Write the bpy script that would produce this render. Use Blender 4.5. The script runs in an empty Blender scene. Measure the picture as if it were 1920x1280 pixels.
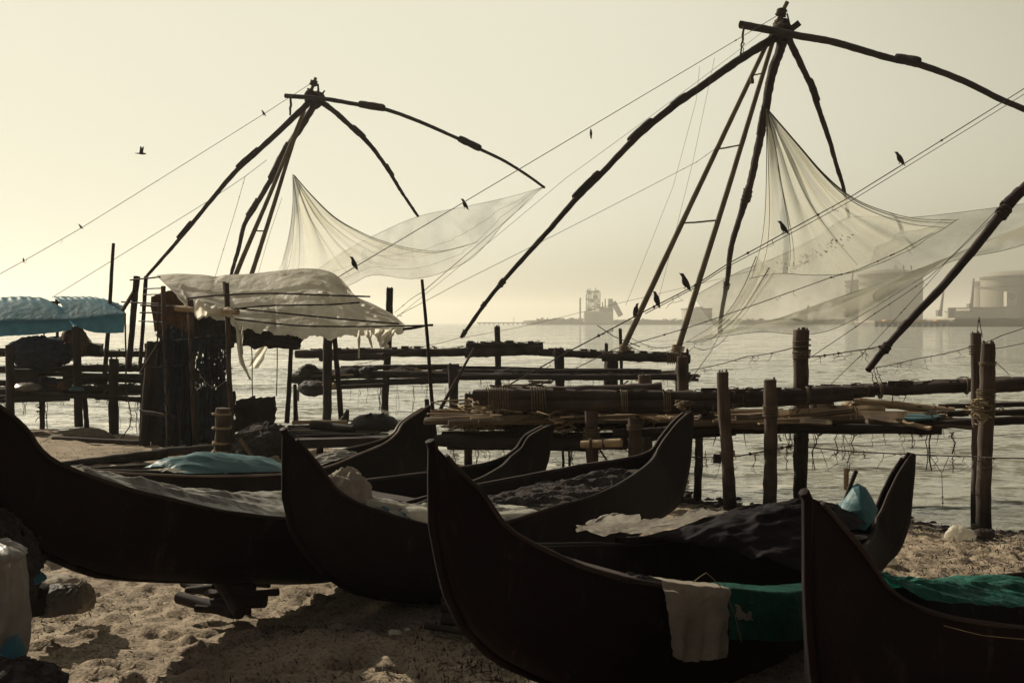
import bpy, math, random
import numpy as np
from mathutils import Vector, noise as mn

C = bpy.context.scene.collection
SC = bpy.context.scene
RAD = math.radians

# ------------------------------------------------------------------ camera
F_PX = 2400.0
CAM = Vector((0.0, 0.0, 2.0))
PITCH = math.atan(35 / F_PX)
cd = bpy.data.cameras.new('camera')
cd.lens = F_PX / 1920 * 36
cd.sensor_width = 36
cd.clip_start = 0.1
cd.clip_end = 20000
cam = bpy.data.objects.new('camera', cd)
C.objects.link(cam)
cam.location = CAM
cam.rotation_euler = (math.pi / 2 - PITCH, 0, 0)
SC.camera = cam

# ------------------------------------------------------------------ sky, sun, exposure
SUN_AZ, SUN_EL = RAD(-45), RAD(30)
SUNV = Vector((math.sin(SUN_AZ) * math.cos(SUN_EL), math.cos(SUN_AZ) * math.cos(SUN_EL), math.sin(SUN_EL)))
SKY_K = 0.12 / .38
SKY_MAX = .625 / 0.12
W = bpy.data.worlds.new('World')
SC.world = W
W.use_nodes = True
nt = W.node_tree
bg = nt.nodes['Background']
sky = nt.nodes.new('ShaderNodeTexSky')
sky.sky_type = 'NISHITA'
sky.sun_disc = False
sky.sun_elevation = SUN_EL
sky.sun_rotation = SUN_AZ
sky.air_density = 1.0
sky.dust_density = 6.0
sky.ozone_density = 0.6
bw = nt.nodes.new('ShaderNodeRGBToBW')          # hazy air: the glow round the sun is flattened and warm, not blue
nt.links.new(sky.outputs[0], bw.inputs[0])
def wmath(op, a, b_=None):
    n = nt.nodes.new('ShaderNodeMath')
    n.operation = op
    nt.links.new(a, n.inputs[0]) if hasattr(a, 'links') else setattr(n.inputs[0], 'default_value', a)
    if b_ is not None:
        nt.links.new(b_, n.inputs[1]) if hasattr(b_, 'links') else setattr(n.inputs[1], 'default_value', b_)
    return n.outputs[0]
wtc = nt.nodes.new('ShaderNodeTexCoord')
wsp = nt.nodes.new('ShaderNodeSeparateXYZ')
nt.links.new(wtc.outputs['Generated'], wsp.inputs[0])
low = wmath('EXPONENT', wmath('MULTIPLY', wmath('MAXIMUM', wsp.outputs[2], 0.0), -7.0))     # bright hazy band low over the sea
low = wmath('MULTIPLY', wmath('MULTIPLY', low, wmath('MAXIMUM', wsp.outputs[1], 0.0)), 0.55)
x2 = wmath('POWER', wmath('ADD', wmath('MULTIPLY', bw.outputs[0], SKY_K), low), 2.6)
e = wmath('EXPONENT', wmath('MULTIPLY', x2, -1.0))
val = wmath('MULTIPLY', wmath('SUBTRACT', 1.0, e), SKY_MAX)
ramp = nt.nodes.new('ShaderNodeValToRGB')
ramp.color_ramp.elements[0].color = (1.0, .965, .70, 1)
ramp.color_ramp.elements[0].position = .36
eb = ramp.color_ramp.elements.new(.10)
eb.color = (.60, .52, .74, 1)                   # the sky away from the sun is bluer
ramp.color_ramp.elements[2].color = (1.0, .97, .775, 1)
ramp.color_ramp.elements[2].position = .9
nt.links.new(wmath('SUBTRACT', 1.0, e), ramp.inputs[0])
tint = nt.nodes.new('ShaderNodeMix')
tint.data_type = 'RGBA'
tint.blend_type = 'MULTIPLY'
tint.inputs[0].default_value = 1.0
nt.links.new(ramp.outputs[0], tint.inputs[6])
nt.links.new(val, tint.inputs[7])
nt.links.new(tint.outputs[2], bg.inputs['Color'])
bg.inputs['Strength'].default_value = 0.12
sl = bpy.data.lights.new('sun', 'SUN')
sl.energy = 5.0
sl.angle = RAD(0.6)
sl.color = (1.0, 0.89, 0.70)
so = bpy.data.objects.new('sun', sl)
C.objects.link(so)
so.location = SUNV * 40
so.rotation_euler = (-SUNV).to_track_quat('-Z', 'Y').to_euler()
vs = SC.view_settings
SC.display_settings.display_device = 'sRGB'
vs.view_transform = 'Standard'
vs.look = 'None'
vs.exposure = 0.3
vs.gamma = 1.0
cy = SC.cycles
cy.max_bounces = 6
cy.diffuse_bounces = 2
cy.glossy_bounces = 2
cy.transmission_bounces = 2
cy.transparent_max_bounces = 24
cy.volume_bounces = 1
cy.caustics_reflective = False
cy.caustics_refractive = False
cy.use_denoising = True

# ------------------------------------------------------------------ pixel <-> place
CP, SP = math.cos(PITCH), math.sin(PITCH)
def ray(px, py):
    rx, ry = (px - 960) / F_PX, (640 - py) / F_PX
    return Vector((rx, CP + ry * SP, -SP + ry * CP))
def P(px, py, D):
    d = ray(px, py)
    return CAM + d * (D / d.y)
def proj(p):
    q = Vector(p) - CAM
    z = q.y * CP - q.z * SP
    return 960 + F_PX * q.x / z, 640 - F_PX * (q.y * SP + q.z * CP) / z
def M(px, D):
    return px * D / F_PX
def path(pts, d0, d1):
    """pixel points with the distance running evenly from d0 to d1"""
    L = [0.0]
    for a, b in zip(pts, pts[1:]):
        L.append(L[-1] + math.hypot(b[0] - a[0], b[1] - a[1]))
    return [P(p[0], p[1], d0 + (d1 - d0) * l / L[-1]) for p, l in zip(pts, L)]
def catmull(pts, per=6):
    pts = [Vector(p) for p in pts]
    if len(pts) < 3:
        return pts
    out = []
    n = len(pts)
    for i in range(n - 1):
        p0 = pts[i - 1] if i else pts[0] * 2 - pts[1]
        p1, p2 = pts[i], pts[i + 1]
        p3 = pts[i + 2] if i + 2 < n else pts[-1] * 2 - pts[-2]
        for k in range(per):
            t = k / per
            out.append(0.5 * ((2 * p1) + (p2 - p0) * t + (2 * p0 - 5 * p1 + 4 * p2 - p3) * t * t + (3 * p1 - p0 - 3 * p2 + p3) * t ** 3))
    out.append(pts[-1])
    return out
def resample(pts, n):
    L = [0.0]
    for a, b in zip(pts, pts[1:]):
        L.append(L[-1] + (Vector(b) - Vector(a)).length)
    out, j = [], 0
    for i in range(n):
        s = L[-1] * i / (n - 1)
        while j < len(L) - 2 and L[j + 1] < s:
            j += 1
        t = (s - L[j]) / max(1e-9, L[j + 1] - L[j])
        out.append(Vector(pts[j]).lerp(Vector(pts[j + 1]), min(1, max(0, t))))
    return out
def N3(p, s=1.0, o=0.0):
    return mn.noise(Vector((p[0] * s + o, p[1] * s + o * 1.7, p[2] * s - o)))

# ------------------------------------------------------------------ mesh builder
class MB:
    def __init__(self, smooth=True):
        self.v, self.f, self.uv, self.sm, self.smooth = [], [], [], [], smooth
    def add(self, vs, fs, uvs=None, smooth=None):
        o = len(self.v)
        self.v.extend([tuple(p) for p in vs])
        for i, f in enumerate(fs):
            self.f.append(tuple(k + o for k in f))
            if uvs:
                self.uv.append([uvs[k] for k in f] if len(uvs) == len(vs) else uvs[i])
            else:
                self.uv.append([((vs[k][0] + vs[k][1]), vs[k][2]) for k in f])
            self.sm.append(self.smooth if smooth is None else smooth)
        return self

def frames(pts):
    n = len(pts)
    T = []
    for i in range(n):
        a, b = pts[max(0, i - 1)], pts[min(n - 1, i + 1)]
        t = (b - a)
        T.append(t.normalized() if t.length > 1e-9 else Vector((0, 0, 1)))
    u = T[0].orthogonal().normalized()
    out = []
    for t in T:
        u = (u - t * u.dot(t))
        u = u.normalized() if u.length > 1e-6 else t.orthogonal().normalized()
        out.append((t, u, t.cross(u)))
    return out

def tube(mb, pts, rad, n=8, rough=0.0, seed=0.0, flat=1.0, lump=3.0):
    pts = [Vector(p) for p in pts]
    m = len(pts)
    if not hasattr(rad, '__len__'):
        rad = [rad] * m
    fr = frames(pts)
    vs, uvs, l = [], [], 0.0
    for i in range(m):
        if i:
            l += (pts[i] - pts[i - 1]).length
        t, u, w = fr[i]
        for k in range(n + 1):
            a = 2 * math.pi * (k % n) / n
            d = u * math.cos(a) + w * math.sin(a) * flat
            r = rad[i]
            if rough:
                r *= 1 + rough * (N3(pts[i] + d * rad[i] * 1.5, lump, seed) + 0.6 * N3(pts[i] + d * rad[i] * 2, lump * 3.7, seed + 9))
            vs.append(pts[i] + d * r)
            uvs.append((k / n * 2 * math.pi * rad[i] * 1.0 + seed, l + seed * 3.1))
    fs = []
    for i in range(m - 1):
        for k in range(n):
            a = i * (n + 1) + k
            fs.append((a, a + 1, a + n + 2, a + n + 1))
    mb.add(vs, fs, uvs)
    for i, s in ((0, -1), (m - 1, 1)):
        ring = [vs[i * (n + 1) + k] for k in range(n)]
        t = fr[i][0]
        vv = ring + [pts[i] + t * s * rad[i] * 0.12]
        ff = [((k + 1) % n, k, n) if s < 0 else (k, (k + 1) % n, n) for k in range(n)]
        mb.add(vv, ff, [(p[0] * 1.0, p[2] * 1.0) for p in vv], smooth=False)

def logpts(p0, p1, bend=0.01, seg=10, seed=0.0):
    p0, p1 = Vector(p0), Vector(p1)
    L = (p1 - p0).length
    out = []
    for i in range(seg + 1):
        t = i / seg
        p = p0.lerp(p1, t)
        w = math.sin(math.pi * t) + 0.3
        out.append(p + Vector((N3((t * 1.7, seed, 1.3)), N3((t * 1.7, seed, 7.7)), N3((t * 1.7, seed, 3.1)))) * bend * L * w)
    return out
def log(mb, p0, p1, r0, r1=None, rough=0.12, bend=0.01, seed=0.0, n=10, seg=None, lump=None):
    r1 = r0 if r1 is None else r1
    L = (Vector(p1) - Vector(p0)).length
    seg = seg or max(4, min(30, int(L / max(r0, .03) / 1.6)))
    pts = logpts(p0, p1, bend, seg, seed)
    tube(mb, pts, [r0 + (r1 - r0) * i / seg for i in range(seg + 1)], n, rough, seed, lump=lump or 0.35 / max(r0, .02))
def ropepts(p0, p1, sag=0.0, seg=14, jit=0.0, seed=0.0):
    p0, p1 = Vector(p0), Vector(p1)
    out = []
    for i in range(seg + 1):
        t = i / seg
        p = p0.lerp(p1, t)
        p.z -= sag * 4 * t * (1 - t)
        if jit:
            p += Vector((N3((t * 9, seed, 0)), N3((t * 9, seed, 5)), N3((t * 9, seed, 9)))) * jit
        out.append(p)
    return out
def lashing(mb, c, axis, R, width, turns=5, r=0.012, seed=0.0, wob=0.15):
    axis = Vector(axis).normalized()
    u = axis.orthogonal().normalized()
    w = axis.cross(u)
    pts = []
    for i in range(turns * 10 + 1):
        a = i / 10 * 2 * math.pi
        t = i / (turns * 10) - .5
        rr = R * (1.04 + wob * N3((a, seed, t)))
        pts.append(Vector(c) + axis * (t * width + wob * R * .5 * N3((a * .5, seed + 3, 1))) + (u * math.cos(a) + w * math.sin(a)) * rr)
    tube(mb, pts, r, 5)

def box(mb, c, size, ax=None, ay=None, jit=0.0, seed=0.0):
    """box with its long side along ax"""
    c = Vector(c)
    ax = Vector(ax or (1, 0, 0)).normalized()
    ay = Vector(ay or (0, 1, 0))
    ay = (ay - ax * ay.dot(ax)).normalized()
    az = ax.cross(ay)
    rnd = random.Random(seed)
    vs = []
    for i in (-1, 1):
        for j in (-1, 1):
            for k in (-1, 1):
                vs.append(c + ax * (i * size[0] / 2 + rnd.uniform(-1, 1) * jit) + ay * (j * size[1] / 2 + rnd.uniform(-1, 1) * jit * .3) + az * (k * size[2] / 2 + rnd.uniform(-1, 1) * jit * .3))
    F = [(0, 1, 3, 2), (4, 6, 7, 5), (0, 4, 5, 1), (2, 3, 7, 6), (0, 2, 6, 4), (1, 5, 7, 3)]
    uvs = []
    for f in F:
        uvs.append([((vs[k] - c).dot(ay) + (vs[k] - c).dot(az) + seed, (vs[k] - c).dot(ax) + seed * 2) for k in f])
    mb.add(vs, F, uvs, smooth=False)
def plank(mb, p0, p1, w, th, up=(0, 0, 1), seed=0.0, warp=0.01, seg=6):
    p0, p1 = Vector(p0), Vector(p1)
    ax = (p1 - p0)
    L = ax.length
    ax.normalize()
    up = Vector(up)
    side = ax.cross(up).normalized()
    up = side.cross(ax)
    vs, uv, fs = [], [], []
    for i in range(seg + 1):
        t = i / seg
        c = p0.lerp(p1, t) + up * warp * N3((t * 2, seed, 2)) * 2
        ww = w * (1 + .12 * N3((t * 3, seed, 8)))
        e = (0.06 * L * .3 * N3((seed, 1, i))) if i in (0, seg) else 0
        for (a, b) in ((-1, -1), (1, -1), (1, 1), (-1, 1)):
            vs.append(c + side * a * ww / 2 + up * b * th / 2 + ax * e * (a + .3))
            uv.append((a * ww / 2 + b * th + seed, t * L + seed * 2.3))
    for i in range(seg):
        for k in range(4):
            a, b = i * 4 + k, i * 4 + (k + 1) % 4
            fs.append((a, b, b + 4, a + 4))
    fs.append((3, 2, 1, 0))
    fs.append(tuple(seg * 4 + k for k in range(4)))
    mb.add(vs, fs, uv, smooth=False)
def grid(mb, pts, uvs=None, smooth=True):
    """pts[i][j]"""
    a, b = len(pts), len(pts[0])
    vs = [p for r in pts for p in r]
    uv = [q for r in uvs for q in r] if uvs else [(j / (b - 1), i / (a - 1)) for i in range(a) for j in range(b)]
    fs = [(i * b + j, i * b + j + 1, (i + 1) * b + j + 1, (i + 1) * b + j) for i in range(a - 1) for j in range(b - 1)]
    mb.add(vs, fs, uv, smooth=smooth)
def coons(top, bottom, left, right, nu, nv):
    t, b, l, r = resample(top, nu), resample(bottom, nu), resample(left, nv), resample(right, nv)
    out = []
    for j in range(nv):
        v = j / (nv - 1)
        row = []
        for i in range(nu):
            u = i / (nu - 1)
            p = t[i] * (1 - v) + b[i] * v + l[j] * (1 - u) + r[j] * u
            p -= t[0] * (1 - u) * (1 - v) + t[-1] * u * (1 - v) + b[0] * (1 - u) * v + b[-1] * u * v
            row.append(p)
        out.append(row)
    return out

# ------------------------------------------------------------------ objects
ROOT = {}
def link(name, mb, mat, parent=None, label=None, cat=None, group=None, kind=None, loc=None):
    me = bpy.data.meshes.new(name)
    if parent is not None:
        base = ROOT[parent.name]
    else:
        if loc is None:
            a = np.array(mb.v)
            loc = Vector(((a[:, 0].min() + a[:, 0].max()) / 2, (a[:, 1].min() + a[:, 1].max()) / 2, a[:, 2].min()))
        base = Vector(loc)
    vs = [(x - base.x, y - base.y, z - base.z) for x, y, z in mb.v]
    me.from_pydata(vs, [], mb.f)
    uvl = me.uv_layers.new(name='UVMap')
    flat = [c for f in mb.uv for q in f for c in q]
    uvl.data.foreach_set('uv', flat)
    me.polygons.foreach_set('use_smooth', mb.sm)
    me.materials.append(mat)
    me.update()
    o = bpy.data.objects.new(name, me)
    C.objects.link(o)
    if parent is not None:
        o.parent = parent
    else:
        o.location = base
    ROOT[o.name] = base
    tagit(o, label, cat, group, kind)
    return o
def tagit(o, label=None, cat=None, group=None, kind=None):
    if label: o['label'] = label
    if cat: o['category'] = cat
    if group: o['group'] = group
    if kind: o['kind'] = kind
def thing(name, loc, label, cat, group=None):
    o = bpy.data.objects.new(name, None)
    o.empty_display_size = 0.2
    C.objects.link(o)
    o.location = loc
    ROOT[o.name] = Vector(loc)
    tagit(o, label, cat, group)
    return o

# ------------------------------------------------------------------ materials
def mat(name, base, rough=0.85, spec=0.3, var=0.35, scale=6.0, bump=0.3, bscale=None, dist=0.01, dark=None, metal=0.0):
    """mottled, bumpy surface in object space"""
    m = bpy.data.materials.new(name)
    m.use_nodes = True
    t = m.node_tree
    b = t.nodes['Principled BSDF']
    b.inputs['Roughness'].default_value = rough
    b.inputs['Specular IOR Level'].default_value = spec
    b.inputs['Metallic'].default_value = metal
    tc = t.nodes.new('ShaderNodeTexCoord')
    n1 = t.nodes.new('ShaderNodeTexNoise')
    n1.inputs['Scale'].default_value = scale
    n1.inputs['Detail'].default_value = 6
    n1.inputs['Roughness'].default_value = 0.65
    t.links.new(tc.outputs['Object'], n1.inputs['Vector'])
    cr = t.nodes.new('ShaderNodeValToRGB')
    lo = dark or tuple(c * (1 - var) for c in base)
    hi = tuple(min(1, c * (1 + var)) for c in base)
    cr.color_ramp.elements[0].position = .3
    cr.color_ramp.elements[0].color = (*lo, 1)
    cr.color_ramp.elements[1].position = .7
    cr.color_ramp.elements[1].color = (*hi, 1)
    t.links.new(n1.outputs['Fac'], cr.inputs['Fac'])
    t.links.new(cr.outputs['Color'], b.inputs['Base Color'])
    n2 = t.nodes.new('ShaderNodeTexNoise')
    n2.inputs['Scale'].default_value = bscale or scale * 5
    n2.inputs['Detail'].default_value = 5
    t.links.new(tc.outputs['Object'], n2.inputs['Vector'])
    bp = t.nodes.new('ShaderNodeBump')
    bp.inputs['Strength'].default_value = bump
    bp.inputs['Distance'].default_value = dist
    t.links.new(n2.outputs['Fac'], bp.inputs['Height'])
    t.links.new(bp.outputs['Normal'], b.inputs['Normal'])
    return m
def wood(name, base, rough=0.85, var=0.5, dark=None, bump=0.6, grain=(55, 2.2), patch=0.5, spec=.2):
    """grain runs along v of the UV map (metres)"""
    m = bpy.data.materials.new(name)
    m.use_nodes = True
    t = m.node_tree
    b = t.nodes['Principled BSDF']
    b.inputs['Roughness'].default_value = rough
    b.inputs['Specular IOR Level'].default_value = spec
    tc = t.nodes.new('ShaderNodeTexCoord')
    mp = t.nodes.new('ShaderNodeMapping')
    mp.inputs['Scale'].default_value = (grain[0], grain[1], 1)
    t.links.new(tc.outputs['UV'], mp.inputs['Vector'])
    n1 = t.nodes.new('ShaderNodeTexNoise')
    n1.inputs['Scale'].default_value = 1
    n1.inputs['Detail'].default_value = 5
    n1.inputs['Roughness'].default_value = .6
    n1.inputs['Distortion'].default_value = .4
    t.links.new(mp.outputs[0], n1.inputs['Vector'])
    n2 = t.nodes.new('ShaderNodeTexNoise')
    n2.inputs['Scale'].default_value = 2.5
    n2.inputs['Detail'].default_value = 4
    t.links.new(tc.outputs['Object'], n2.inputs['Vector'])
    mx = t.nodes.new('ShaderNodeMath')
    mx.operation = 'MULTIPLY_ADD'
    mx.inputs[1].default_value = patch
    t.links.new(n2.outputs['Fac'], mx.inputs[0])
    sc = t.nodes.new('ShaderNodeMath')
    sc.operation = 'MULTIPLY'
    sc.inputs[1].default_value = 1 - patch
    t.links.new(n1.outputs['Fac'], sc.inputs[0])
    t.links.new(sc.outputs[0], mx.inputs[2])
    cr = t.nodes.new('ShaderNodeValToRGB')
    cr.color_ramp.elements[0].position = .36
    cr.color_ramp.elements[0].color = (*(dark or tuple(c * (1 - var) for c in base)), 1)
    cr.color_ramp.elements[1].position = .64
    cr.color_ramp.elements[1].color = (*tuple(min(1, c * (1 + var)) for c in base), 1)
    t.links.new(mx.outputs[0], cr.inputs['Fac'])
    t.links.new(cr.outputs['Color'], b.inputs['Base Color'])
    bp = t.nodes.new('ShaderNodeBump')
    bp.inputs['Strength'].default_value = bump
    bp.inputs['Distance'].default_value = .008
    t.links.new(n1.outputs['Fac'], bp.inputs['Height'])
    t.links.new(bp.outputs['Normal'], b.inputs['Normal'])
    return m
def sheetmat(name, base, transl=0.5, rough=0.35, spec=0.4, var=.15, scale=3.0, bump=0.5, bscale=9.0, alpha=1.0, dist=.02, stain=None):
    """cloth or plastic sheeting that lets some light through"""
    m = mat(name, base, rough, spec, var, scale, bump, bscale, dist, dark=stain)
    t = m.node_tree
    b = t.nodes['Principled BSDF']
    out = t.nodes['Material Output']
    col = b.inputs['Base Color'].links[0].from_socket
    tr = t.nodes.new('ShaderNodeBsdfTranslucent')
    t.links.new(col, tr.inputs['Color'])
    t.links.new(b.inputs['Normal'].links[0].from_socket, tr.inputs['Normal'])
    mx = t.nodes.new('ShaderNodeMixShader')
    mx.inputs[0].default_value = transl
    t.links.new(b.outputs[0], mx.inputs[1])
    t.links.new(tr.outputs[0], mx.inputs[2])
    last = mx
    if alpha < 1:
        tp = t.nodes.new('ShaderNodeBsdfTransparent')
        m2 = t.nodes.new('ShaderNodeMixShader')
        m2.inputs[0].default_value = alpha
        t.links.new(tp.outputs[0], m2.inputs[1])
        t.links.new(mx.outputs[0], m2.inputs[2])
        last = m2
    t.links.new(last.outputs[0], out.inputs['Surface'])
    return m
def netmat(name, base, a0, a1, transl=0.55, streak=14.0):
    """fine netting: cover grows from a1 (spread) to a0 (bunched) along v of the UV map, with threads bunched into streaks along v"""
    m = bpy.data.materials.new(name)
    m.use_nodes = True
    t = m.node_tree
    for n in list(t.nodes):
        if n.type != 'OUTPUT_MATERIAL':
            t.nodes.remove(n)
    out = [n for n in t.nodes if n.type == 'OUTPUT_MATERIAL'][0]
    df = t.nodes.new('ShaderNodeBsdfDiffuse')
    tr = t.nodes.new('ShaderNodeBsdfTranslucent')
    df.inputs['Color'].default_value = (*base, 1)
    tr.inputs['Color'].default_value = (*base, 1)
    mx = t.nodes.new('ShaderNodeMixShader')
    mx.inputs[0].default_value = transl
    t.links.new(df.outputs[0], mx.inputs[1])
    t.links.new(tr.outputs[0], mx.inputs[2])
    uv = t.nodes.new('ShaderNodeUVMap')
    sp = t.nodes.new('ShaderNodeSeparateXYZ')
    t.links.new(uv.outputs[0], sp.inputs[0])
    mr = t.nodes.new('ShaderNodeMapRange')
    mr.inputs['From Min'].default_value = 0
    mr.inputs['From Max'].default_value = 1
    mr.inputs['To Min'].default_value = a0
    mr.inputs['To Max'].default_value = a1
    mr.interpolation_type = 'SMOOTHERSTEP'
    t.links.new(sp.outputs[1], mr.inputs[0])
    mp = t.nodes.new('ShaderNodeMapping')
    mp.inputs['Scale'].default_value = (streak, 1.3, 1)
    t.links.new(uv.outputs[0], mp.inputs[0])
    nz = t.nodes.new('ShaderNodeTexNoise')
    nz.inputs['Scale'].default_value = 1
    nz.inputs['Detail'].default_value = 4
    t.links.new(mp.outputs[0], nz.inputs['Vector'])
    rr = t.nodes.new('ShaderNodeMapRange')
    rr.inputs['From Min'].default_value = .35
    rr.inputs['From Max'].default_value = .75
    rr.inputs['To Min'].default_value = .7
    rr.inputs['To Max'].default_value = 2.0
    t.links.new(nz.outputs['Fac'], rr.inputs[0])
    mu = t.nodes.new('ShaderNodeMath')
    mu.operation = 'MULTIPLY'
    mu.use_clamp = True
    t.links.new(mr.outputs[0], mu.inputs[0])
    t.links.new(rr.outputs[0], mu.inputs[1])
    tp = t.nodes.new('ShaderNodeBsdfTransparent')
    m2 = t.nodes.new('ShaderNodeMixShader')
    t.links.new(mu.outputs[0], m2.inputs[0])
    t.links.new(tp.outputs[0], m2.inputs[1])
    t.links.new(mx.outputs[0], m2.inputs[2])
    t.links.new(m2.outputs[0], out.inputs['Surface'])
    return m
def curtainmat(name, base, cover=0.5, cell=0.03):
    """coarse net hanging in layers: threads drawn by cell edges, thick and thin places by noise"""
    m = bpy.data.materials.new(name)
    m.use_nodes = True
    t = m.node_tree
    b = t.nodes['Principled BSDF']
    b.inputs['Roughness'].default_value = .9
    b.inputs['Specular IOR Level'].default_value = .1
    out = t.nodes['Material Output']
    tc = t.nodes.new('ShaderNodeTexCoord')
    nz = t.nodes.new('ShaderNodeTexNoise')
    nz.inputs['Scale'].default_value = 5
    nz.inputs['Detail'].default_value = 3
    t.links.new(tc.outputs['Object'], nz.inputs['Vector'])
    cr = t.nodes.new('ShaderNodeValToRGB')
    cr.color_ramp.elements[0].position = .4
    cr.color_ramp.elements[0].color = (*base, 1)
    cr.color_ramp.elements[1].position = .6
    cr.color_ramp.elements[1].color = (base[0] * .9, base[1] * 1.5, base[2] * 1.8, 1)
    t.links.new(nz.outputs['Fac'], cr.inputs['Fac'])
    t.links.new(cr.outputs[0], b.inputs['Base Color'])
    mp = t.nodes.new('ShaderNodeMapping')
    mp.inputs['Scale'].default_value = (1 / cell, 1 / cell, .55 / cell)
    t.links.new(tc.outputs['Object'], mp.inputs[0])
    vo = t.nodes.new('ShaderNodeTexVoronoi')
    vo.feature = 'DISTANCE_TO_EDGE'
    vo.inputs['Scale'].default_value = 1
    t.links.new(mp.outputs[0], vo.inputs['Vector'])
    n2 = t.nodes.new('ShaderNodeTexNoise')
    n2.inputs['Scale'].default_value = 3.0
    n2.inputs['Detail'].default_value = 3
    t.links.new(tc.outputs['Object'], n2.inputs['Vector'])
    mr = t.nodes.new('ShaderNodeMapRange')
    mr.inputs['From Min'].default_value = .35
    mr.inputs['From Max'].default_value = .65
    mr.inputs['To Min'].default_value = cover * .35
    mr.inputs['To Max'].default_value = cover * 1.3
    t.links.new(n2.outputs['Fac'], mr.inputs[0])
    lt = t.nodes.new('ShaderNodeMath')
    lt.operation = 'LESS_THAN'
    t.links.new(vo.outputs['Distance'], lt.inputs[0])
    t.links.new(mr.outputs[0], lt.inputs[1])
    tp = t.nodes.new('ShaderNodeBsdfTransparent')
    m2 = t.nodes.new('ShaderNodeMixShader')
    t.links.new(lt.outputs[0], m2.inputs[0])
    t.links.new(tp.outputs[0], m2.inputs[1])
    t.links.new(b.outputs[0], m2.inputs[2])
    t.links.new(m2.outputs[0], out.inputs['Surface'])
    return m

MT = {}
MT['pole'] = wood('bamboo_pole', (.13, .10, .065), var=.4)
MT['arm'] = wood('dark_pole', (.034, .024, .023), var=.5)
MT['log'] = wood('weathered_log', (.046, .034, .030), var=.6, patch=.6)
MT['post'] = wood('post_wood', (.072, .052, .042), var=.6, patch=.6)
MT['darkwood'] = wood('wet_dark_wood', (.030, .021, .020), var=.5)
MT['tan'] = wood('bare_board', (.28, .205, .13), var=.35)
MT['plank'] = wood('deck_board', (.12, .088, .062), var=.6)
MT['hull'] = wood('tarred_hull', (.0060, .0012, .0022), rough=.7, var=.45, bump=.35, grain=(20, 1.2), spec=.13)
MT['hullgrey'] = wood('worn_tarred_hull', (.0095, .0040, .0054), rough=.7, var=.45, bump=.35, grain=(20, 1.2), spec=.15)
def seams(m, step=.24, salt=.5):
    """plank seams along the hull, scrapes and pale salt stains"""
    t = m.node_tree
    b = t.nodes['Principled BSDF']
    uv = t.nodes.new('ShaderNodeUVMap')
    sp = t.nodes.new('ShaderNodeSeparateXYZ')
    t.links.new(uv.outputs[0], sp.inputs[0])
    def mth(op, a, v=None, c=None):
        n = t.nodes.new('ShaderNodeMath'); n.operation = op
        t.links.new(a, n.inputs[0])
        if v is not None: n.inputs[1].default_value = v
        if c is not None: n.inputs[2].default_value = c
        return n.outputs[0]
    d = mth('PINGPONG', sp.outputs[0], step / 2)
    line = mth('LESS_THAN', d, .010)
    tc = t.nodes.new('ShaderNodeTexCoord')
    mp = t.nodes.new('ShaderNodeMapping')
    mp.inputs['Scale'].default_value = (5, 5, 1.4)
    t.links.new(tc.outputs['Object'], mp.inputs[0])
    nz = t.nodes.new('ShaderNodeTexNoise')
    nz.inputs['Scale'].default_value = 1.3
    nz.inputs['Detail'].default_value = 8
    nz.inputs['Roughness'].default_value = .72
    t.links.new(mp.outputs[0], nz.inputs['Vector'])
    cr = t.nodes.new('ShaderNodeValToRGB')
    cr.color_ramp.elements[0].position = .56
    cr.color_ramp.elements[0].color = (0, 0, 0, 1)
    cr.color_ramp.elements[1].position = .80
    cr.color_ramp.elements[1].color = (salt, salt, salt, 1)
    t.links.new(nz.outputs['Fac'], cr.inputs['Fac'])
    mx = t.nodes.new('ShaderNodeMix'); mx.data_type = 'RGBA'
    t.links.new(cr.outputs[0], mx.inputs[0])
    t.links.new(b.inputs['Base Color'].links[0].from_socket, mx.inputs[6])
    mx.inputs[7].default_value = (.085, .066, .058, 1)
    m2 = t.nodes.new('ShaderNodeMix'); m2.data_type = 'RGBA'
    t.links.new(mth('MULTIPLY', line, .8), m2.inputs[0])
    t.links.new(mx.outputs[2], m2.inputs[6])
    m2.inputs[7].default_value = (.003, .002, .002, 1)
    t.links.new(m2.outputs[2], b.inputs['Base Color'])
    bp = t.nodes.new('ShaderNodeBump')
    bp.inputs['Strength'].default_value = .8
    bp.inputs['Distance'].default_value = .01
    bp.invert = True
    t.links.new(line, bp.inputs['Height'])
    t.links.new(b.inputs['Normal'].links[0].from_socket, bp.inputs['Normal'])
    t.links.new(bp.outputs[0], b.inputs['Normal'])
seams(MT['hull']); seams(MT['hullgrey'], salt=.6)
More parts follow.
